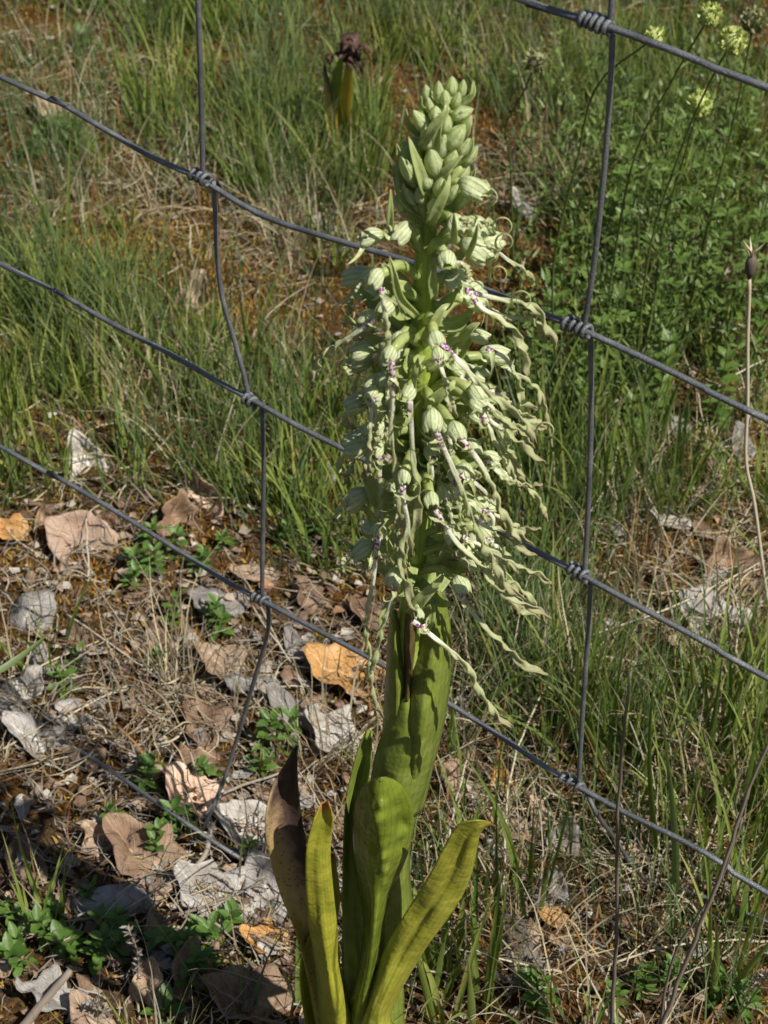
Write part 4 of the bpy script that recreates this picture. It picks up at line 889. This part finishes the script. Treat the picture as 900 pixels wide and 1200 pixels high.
# ------------------------------------------------------------------ small leafy herbs
def leaf_mesh(name, ratio=.5, fold=.3, bend=.3, tip=1.0):
    mb = MB(); rows, cols = [], []
    for i in range(8):
        t = i / 7; w = ratio * .5 * math.sin(math.pi * (t ** tip) * .97 + .03) ** .8; r, c = [], []
        for j in range(5):
            u = j / 2 - 1; r.append(Vector((u * w, t, -bend * t * t * .5 + fold * abs(u) * w))); c.append((.5, t, (u + 1) / 2))
        rows.append(r); cols.append(c)
    mb.grid(rows, cols); return mb.mesh(name)
LM = [leaf_mesh('leaf', .52, .3, .25), leaf_mesh('leaf', .6, .2, .5), leaf_mesh('leaf', .44, .4, .1)]
for m_ in LM: m_.materials.append(M['herb'])
DM = [leaf_mesh('leaf', .55, .25, .3), leaf_mesh('leaf', .42, .3, .5), leaf_mesh('leaf', .7, .2, .3)]
for m_ in DM: m_.materials.append(M['darkherb'])
def put_leaf(mesh, parent, p, d, s, roll=0):
    o = bpy.data.objects.new('leaf', mesh); col.objects.link(o); o.parent = parent
    d = d.normalized(); up = Vector((0, 0, 1)); x = d.cross(up); x = x.normalized() if x.length > 1e-4 else Vector((1, 0, 0)); z = x.cross(d)
    m3 = Matrix(((x.x, d.x, z.x), (x.y, d.y, z.y), (x.z, d.z, z.z))) @ Matrix.Rotation(roll, 3, 'Y')
    o.matrix_basis = Matrix.Translation(p) @ m3.to_4x4() @ Matrix.Scale(s, 4)
def sprig(px, py, h, leaf_px, n, label, name='thyme_sprig', meshes=LM, lean=(0, 0), cat='herb', group='small leafy herbs', smat='herbstem', spread=1.0):
    b = G(px, py, 0); e = empty(name, b, describe(label, px, py) if group else label, cat, group); ls = sz(leaf_px, b)
    top = Vector((lean[0] * h, lean[1] * h, h)); path = spline([Vector((0, 0, -.004)), top * .5 + Vector((R.uniform(-.003, .003), R.uniform(-.003, .003), 0)), top], 9)
    mb = MB(); mb.tube([p_ + b for p_ in path], [.0011 - .00008 * i for i in range(9)], 6); mb.build('stem', M[smat], e)
    a0 = R.uniform(0, 6)
    for i in range(n):
        t = (i // 2 + 1) / (n // 2 + .001); t = min(1, t); p_ = path[min(8, int(t * 8))]
        a = a0 + (i // 2) * 1.57 + (i % 2) * math.pi + R.uniform(-.3, .3)
        el = lerp(.05, .85, t ** 2) + R.uniform(-.2, .2)
        d = Vector((math.cos(a) * math.cos(el), math.sin(a) * math.cos(el), math.sin(el)))
        put_leaf(R.choice(meshes), e, p_, d, ls * (1.25 if name == 'thyme_sprig' else 1) * lerp(1.05, .75, t) * R.uniform(.8, 1.15), R.uniform(-.3, .3))
SPR = [(60, 1100, 22, 10), (85, 1118, 24, 10), (30, 1130, 22, 10), (110, 1125, 22, 10), (10, 1110, 22, 8), (150, 1090, 18, 10), (235, 1098, 26, 10), (262, 1080, 22, 8), (180, 1105, 18, 10), (205, 1112, 20, 8),
       (225, 970, 22, 10), (205, 985, 18, 10), (195, 1000, 18, 8), (170, 925, 18, 10), (185, 905, 16, 8), (145, 960, 16, 8), (300, 888, 22, 10), (330, 880, 20, 10), (315, 905, 18, 8), (255, 905, 15, 8),
       (160, 665, 18, 10), (185, 668, 18, 10), (205, 655, 16, 10), (170, 640, 16, 8), (230, 672, 16, 10), (150, 690, 15, 8), (255, 745, 20, 10), (245, 730, 18, 8), (200, 735, 16, 8), (75, 815, 18, 8), (85, 790, 16, 8), (175, 785, 16, 8),
       (270, 640, 16, 8), (345, 600, 18, 10), (370, 625, 18, 10), (335, 640, 16, 8), (50, 1070, 16, 8), (25, 1085, 18, 8), (100, 1060, 16, 8), (245, 1140, 24, 6), (130, 1085, 18, 8), (140, 1120, 18, 8), (290, 1000, 14, 8),
       (60, 160, 20, 10), (90, 175, 20, 10), (40, 180, 18, 8), (110, 60, 18, 8), (75, 190, 18, 8), (640, 1180, 22, 8), (620, 1160, 18, 8), (760, 1165, 20, 8), (790, 1150, 20, 8), (845, 1170, 20, 8), (880, 1185, 20, 8), (720, 1190, 18, 8), (100, 175, 18, 8)]
for (x, y, lp, n) in SPR:
    sprig(x, y, R.uniform(.018, .036), lp * .9, n + 8, 'low sprig of small oval leaves', lean=(R.uniform(-.5, .5), R.uniform(-.6, .3)), group='low sprigs of small oval leaves')
for (x, y, lp, n, lb) in [(195, 1190, 34, 6, 'seedling with broad ribbed leaves at the bottom edge, left part'), (228, 1130, 36, 6, 'light green seedling with rounded leaves by the brown folded leaf'), (215, 1160, 30, 6, 'small seedling with two pale rounded leaves under the larger one')]:
    sprig(x, y, .014, lp, n, lb, 'seedling', group=None, lean=(0, -.2))

# the tall leafy plants behind, right
for (x, y, h, n, lp, ln) in [(640, 470, .12, 18, 20, (0, 0)), (668, 490, .11, 18, 20, (.2, 0)), (700, 480, .13, 18, 20, (.1, 0)), (735, 455, .15, 20, 18, (-.1, 0)), (765, 440, .15, 20, 20, (.1, 0)), (800, 420, .15, 20, 20, (.15, 0)), (760, 500, .10, 16, 24, (.1, 0)),
                             (850, 410, .14, 18, 18, (.1, 0)), (720, 400, .17, 22, 16, (0, .1)), (780, 370, .16, 20, 16, (.1, 0)), (720, 300, .14, 18, 14, (0, 0)), (760, 290, .14, 18, 14, (.1, 0)), (830, 340, .14, 18, 16, (0, 0)), (880, 350, .14, 18, 16, (0, 0)), (700, 345, .13, 18, 16, (.1, 0)), (650, 420, .10, 14, 16, (0, 0)),
                             (880, 440, .12, 16, 20, (0, 0)), (840, 500, .08, 12, 22, (0, 0)), (615, 505, .09, 14, 18, (0, 0)), (680, 520, .07, 12, 22, (0, 0)), (600, 460, .09, 14, 16, (0, 0)), (735, 530, .06, 10, 22, (0, 0))]:
    sprig(x, y, h * (1.45 if y < 460 else 1.1), lp, n + 16, 'bushy dark green herb', 'leafy_herb', DM, ln, 'herb', 'bushy herbs on the right')
# salad burnet stalks with round heads
def burnet(pts_px, head, hs, label, mat='burnet', zs=None):
    hs *= 1.25
    g0 = G(*pts_px[0]); Y1 = g0.y
    pts = [g0] + [P(x, y, Y1 - .03 * i) for i, (x, y) in enumerate(pts_px[1:], 1)]
    e = empty('burnet_stalk', g0, label, 'plant', None)
    mb = MB(); sp = spline(pts, 24); mb.tube(sp, [.0013 - .00002 * i for i in range(24)], 6); mb.build('stem', M['herbstem'], e)
    p_ = sp[-1]; s = sz(hs, p_) * .5; mb = MB(); mb.blob(Matrix.Translation(p_), s * .7, s * .7, s * .8, 10, 8, .1)
    for i in range(120):                       # florets
        z = R.uniform(-1, 1); a = R.uniform(0, 6.28); q = math.sqrt(1 - z * z); d = Vector((q * math.cos(a), q * math.sin(a), z))
        mb.ribbon([p_ + d * s * .6, p_ + d * s * R.uniform(.8, .95), p_ + (d + Vector((0, 0, .1))) * s * R.uniform(.9, 1.08)], s * .34, R.uniform(0, .3), R.uniform(0, 3), ref=Vector((R.uniform(-1, 1), R.uniform(-1, 1), .3)))
    mb.build('flower_head', M[mat], e)
    for t in (.25, .45, .65):
        q = sp[int(23 * t)]
        for k_ in range(2): put_leaf(R.choice(DM), e, q - g0, Vector((R.uniform(-1, 1), R.uniform(-1, 0), .6)), sz(R.uniform(12, 20), q))
burnet([(655, 480), (648, 320), (676, 190), (700, 100), (768, 44)], None, 22, 'burnet stalk with yellow green head behind the top line wire')
burnet([(700, 460), (720, 300), (745, 180), (790, 90), (832, 18)], None, 24, 'burnet stalk with round head near the top edge')
burnet([(742, 470), (760, 300), (800, 170), (830, 100), (858, 48)], None, 28, 'burnet stalk with yellow head above the top line wire')
burnet([(760, 420), (775, 280), (800, 190), (820, 122)], None, 26, 'burnet stalk with pale loose head below the top line wire')
burnet([(602, 330), (598, 190), (592, 150), (615, 105), (628, 72)], None, 24, 'thin burnet stalk with brownish green head right of the orchid tip', 'burnet_old')
burnet([(800, 400), (830, 260), (860, 140), (884, 24)], None, 26, 'burnet stalk with fluffy head at the top right corner', 'burnet_old')

# ------------------------------------------------------------------ single stalks
def stalk(name, pts, r0, r1, mat, label, cat='stalk', group=None, n=26):
    mb = MB(); sp = spline(pts, n); sp = [p_ + Vector((noise.noise(p_ * 60) * .0015, 0, noise.noise(p_ * 60 + Vector((9, 0, 0))) * .0015)) for p_ in sp]
    mb.tube(sp, [lerp(r0, r1, i / (n - 1)) for i in range(n)], 6); o = mb.build(name, M[mat]); return tag(o, label, cat, group)
# dry seed head at the right
e = empty('dry_flower_stalk', G(905, 740, 0), 'dry brown flower stalk with split star shaped seed head at right edge', 'stalk')
Ys = G(905, 740).y - .02; pts = [P(x, y, Ys) for x, y in [(905, 735), (896, 680), (884, 590), (874, 540), (876, 470), (876, 400), (878, 345), (878, 325)]]
mb = MB(); mb.tube(spline(pts, 30), [.0014] * 30, 6); mb.build('stem', M['palestalk'], e)
tp = pts[-1]; mb = MB(); mb.tube([tp - Vector((0, 0, .001)), tp + Vector((0, 0, .006)), tp + Vector((0, 0, .012)), tp + Vector((0, 0, .017))], [.0014, .0040, .0042, .0026], 9); mb.build('calyx', M['darkstalk'], e)
for k in range(7):
    a = k * .9; d = Vector((math.cos(a) * .35, math.sin(a) * .35, 1)); q = tp + Vector((0, 0, .014))
    mb = MB(); mb.ribbon([q, q + d * .008, q + d * .015 + Vector((math.cos(a), math.sin(a), 0)) * .003], .0022, .2, a); mb.build('tooth', M['palestalk'], e)
stalk('straw_stalk', [G(238, 143, .03), G(265, 158, .02), G(292, 176, .012)], .0021, .0016, 'palestalk', 'thick white straw lying at upper left right of the upper knot stay')
stalk('straw_stalk', [G(292, 178, .01), G(330, 200, .014), G(372, 214, .01), G(425, 246, .008)], .0012, .001, 'palestalk', 'straw lying toward the buds in continuation of the thick white one')
ST = [((79, 720), (140, 762), (219, 820), .012, 'long pale straw sloping down right below the third line wire'), ((0, 805), (60, 775), (115, 750), .012, 'pale straw rising right from the left edge'),
      ((122, 815), (165, 795), (200, 765), .010, 'short straw pointing up right at the small hooked leaf'), ((289, 699), (315, 740), (346, 782), .02, 'thin straw crossing below the lower left knot'),
      ((0, 620), (25, 636), (45, 650), .012, 'short straw at the left edge by the ochre leaf'), ((0, 905), (60, 890), (115, 882), .01, 'straw lying level at the left edge below the ribbed leaf'),
      ((60, 855), (110, 822), (170, 800), .014, 'dry stalk fanned up from the ribbed grey leaf'), ((0, 880), (50, 850), (110, 818), .018, 'dry stalk leaning right above the ribbed grey leaf'),
      ((105, 682), (102, 610), (118, 590), .02, 'hooked straw over the pinkish tan leaf'), ((180, 778), (240, 838), (290, 880), .016, 'straw running down toward the half buried wire'),
      ((510, 1107), (570, 1120), (628, 1134), .02, 'white straw lying level at the bottom right of the orchid base'), ((708, 482), (745, 550), (795, 660), .03, 'long arching straw right of the right stay'),
      ((786, 388), (815, 450), (836, 560), .04, 'leaning dry stalk under the second line wire at right'), ((690, 745), (790, 710), (900, 655), .03, 'straw slanting up right across the grey leaf'),
      ((728, 470), (715, 560), (660, 640), .03, 'curved straw bowing left beside the right stay'), ((640, 600), (720, 690), (800, 760), .02, 'straw lying parallel below the third line wire at right'),
      ((800, 640), (862, 700), (858, 800), .03, 'bowed straw in front of the grey leaf at right'), ((560, 760), (700, 768), (800, 790), .02, 'nearly level straw right of the lowest flower ribbons'),
      ((820, 470), (860, 440), (900, 420), .04, 'thin straw behind the second line wire at right edge'), ((550, 880), (530, 960), (520, 1060), .05, 'straw rising upright close to the sheathed stem'),
      ((640, 800), (600, 900), (590, 1040), .05, 'straw rising upright below the line wire, right of stem'), ((860, 900), (820, 1010), (780, 1080), .04, 'straw slanting down left at lower right'),
      ((320, 930), (350, 990), (400, 1060), .03, 'straw passing behind the withered orchid leaf'), ((700, 1135), (790, 1108), (880, 1100), .02, 'straw lying level near the lower right corner'),
      ((330, 760), (300, 700), (260, 640), .02, 'straw leaning left across the lower left knot')]
for a, b_, c_, lf, lb in ST:
    stalk('straw_stalk', [G(*a, lf * .4), G(*b_, lf), G(*c_, lf * .5)], .0009, .0006, 'palestalk', lb, group='single straws lying over the ground')
def upright(name, pl, Y, r, mat, label, **k): stalk(name, [P(x, y, Y) for x, y in pl], r, r * .6, mat, label, **k)
Yb = G(715, 1205).y
upright('dry_stalk', [(716, 1205), (722, 1090), (724, 960), (731, 860), (738, 785)], Yb - .02, .0014, 'darkstalk', 'tall dead grey stem standing just right of the lower right knot')
upright('dry_stalk', [(770, 1215), (812, 1105), (852, 1005), (880, 920), (905, 862)], .56, .0012, 'darkstalk', 'dark brown dead stem leaning right in front of the bottom line wire')
upright('dry_stalk', [(768, 1225), (790, 1120), (845, 1030), (868, 960)], .57, .0008, 'darkstalk', 'thinner dead stem crossing the dark leaning one')
stalk('twig', [G(25, 1205, .012), G(55, 1170, .012), G(82, 1138, .014)], .0036, .0026, 'twig', 'thick grey broken twig at the bottom left corner', 'twig')
stalk('twig', [G(250, 965, .02), G(235, 1010, .02), G(200, 1040, .01)], .0022, .0015, 'twig', 'dark twig lying beside the bent stay end', 'twig')
stalk('twig', [G(240, 955, .03), G(262, 930, .035), G(300, 915, .02), G(350, 900, .015)], .0014, .0009, 'twig', 'thin twig branching right from the bent stay end', 'twig')
stalk('twig', [G(190, 1080, .014), G(270, 1050, .016), G(330, 1020, .012)], .0012, .0009, 'twig', 'thin twig across the crumpled pale leaf', 'twig')
# small dead heather like stems with tiny bracts
for (x, y, h, lb) in [(160, 1160, .075, 'upright dead grey sprig with tiny dry bracts at lower left'), (130, 1200, .03, 'low dead grey sprig at the bottom left edge'), (592, 1170, .03, 'dead grey sprig by the rotten wood'), (640, 1150, .04, 'dead grey sprig right of the rotten wood'), (100, 790, .03, 'dead grey sprig among litter at left'), (20, 1050, .04, 'dead grey sprig at the left edge in shade'), (870, 1190, .05, 'dead grey sprig in the bottom right corner'), (130, 860, .035, 'dead grey sprig above the half buried wire'), (790, 1200, .04, 'dead grey sprig at the bottom edge right of centre')]:
    b0 = G(x, y, 0); mb = MB(); path = spline([b0, b0 + Vector((R.uniform(-.006, .006), 0, h * .5)), b0 + Vector((R.uniform(-.01, .01), -.004, h))], 12); mb.tube(path, [.0007] * 12, 5)
    for k in range(70):
        q = path[R.randint(2, 11)]; d = Vector((R.uniform(-1, 1), R.uniform(-1, 1), R.uniform(0, 1))).normalized()
        mb.ribbon([q, q + d * .003, q + d * .0055], .0018, .2, R.uniform(0, 3), ref=Vector((R.random(), R.random(), R.random())))
    tag(mb.build('dead_sprig', M['twig']), lb, 'dead sprig', 'dead grey sprigs')
# single broad grass blades one can follow
def big_blade(pts, w, mat, label, tw=.2):
    mb = MB(); mb.ribbon(spline(pts, 18), w, tw, 0, cup=.3, prof=lambda t: max(.04, (1 - t ** 2.5)) * (.7 + .3 * math.sin(math.pi * t)))
    tag(mb.build('grass_blade', M[mat]), label, 'grass blade', 'broad single grass blades')
big_blade([G(60, 1095, 0), G(45, 1050, .02), G(25, 990, .05), G(10, 925, .09)], .005, 'grass', 'tall bright blade at left edge leaning left above the sprigs')
big_blade([G(72, 1080, 0), G(75, 1050, .02), G(76, 1010, .05)], .005, 'grass', 'short bright blade right of the tall one at left edge')
big_blade([P(-30, 800, .7), P(10, 780, .71), P(40, 758, .72), P(72, 730, .73)], .0042, 'bluegrass', 'dark blade entering from the left edge over the litter')
big_blade([G(790, 1060, 0), P(792, 980, .80), P(782, 880, .78), P(770, 790, .77)], .006, 'bluegrass', 'tall dark green blade standing at right of the dead stem')
big_blade([G(770, 1010, 0), P(762, 900, .84), P(766, 800, .83), P(776, 750, .82)], .0045, 'grass', 'slim green blade just left of the tall dark one')
big_blade([G(350, 1180, 0), P(352, 1100, .80), P(348, 1060, .79)], .006, 'grass', 'short green blade behind the yellow leaves')
# withered small orchid at the top
e = empty('withered_orchid', G(392, 190), 'small withered orchid with brown crumpled tip on yellow green leaves at top', 'orchid')
Yw = G(392, 190).y
for pl, w, mt in [([(398, 190), (388, 140), (384, 95), (380, 72)], 10, 'withered'), ([(404, 190), (404, 140), (410, 95), (412, 62)], 17, 'leaf_ochre'), ([(396, 190), (394, 120), (400, 80), (404, 60)], 16, 'sheath'), ([(405, 190), (412, 150), (418, 120)], 12, 'sheath')]:
    mb = MB(); pts = [P(x, y, Yw - .01 * i) for i, (x, y) in enumerate(pl)]; mb.ribbon(spline(pts, 14), sz(w, pts[0]), .1, 0, cup=.4, across=5); mb.build('leaf', M[mt], e)
M['crump'] = mat_fresh('crumpled brown flower', [(.3, (.03, .015, .012)), (.55, (.07, .032, .02)), (.75, (.20, .10, .04))], 0, rough=.7, trans=.05)
mb = MB()
for (x, y, w, h) in [(411, 50, 22, 18), (403, 62, 12, 18), (386, 68, 9, 12), (419, 62, 10, 18), (410, 66, 12, 22)]: p_ = P(x, y, Yw - .03); mb.blob(Matrix.Translation(p_), sz(w, p_) / 2, sz(w, p_) / 2, sz(h, p_) / 2, 12, 9, .5)
for i in range(16):
    p_ = P(R.uniform(398, 420), R.uniform(46, 76), Yw - .035); d_ = Vector((R.uniform(-1, 1), R.uniform(-.6, .1), R.uniform(-.5, .9))).normalized()
    mb.ribbon([p_, p_ + d_ * .008, p_ + d_ * .014 + Vector((0, 0, -.004)), p_ + d_ * .018 + Vector((0, 0, -.010))], .005, .3, R.uniform(0, 3))
mb.build('withered_flower', M['crump'], e)
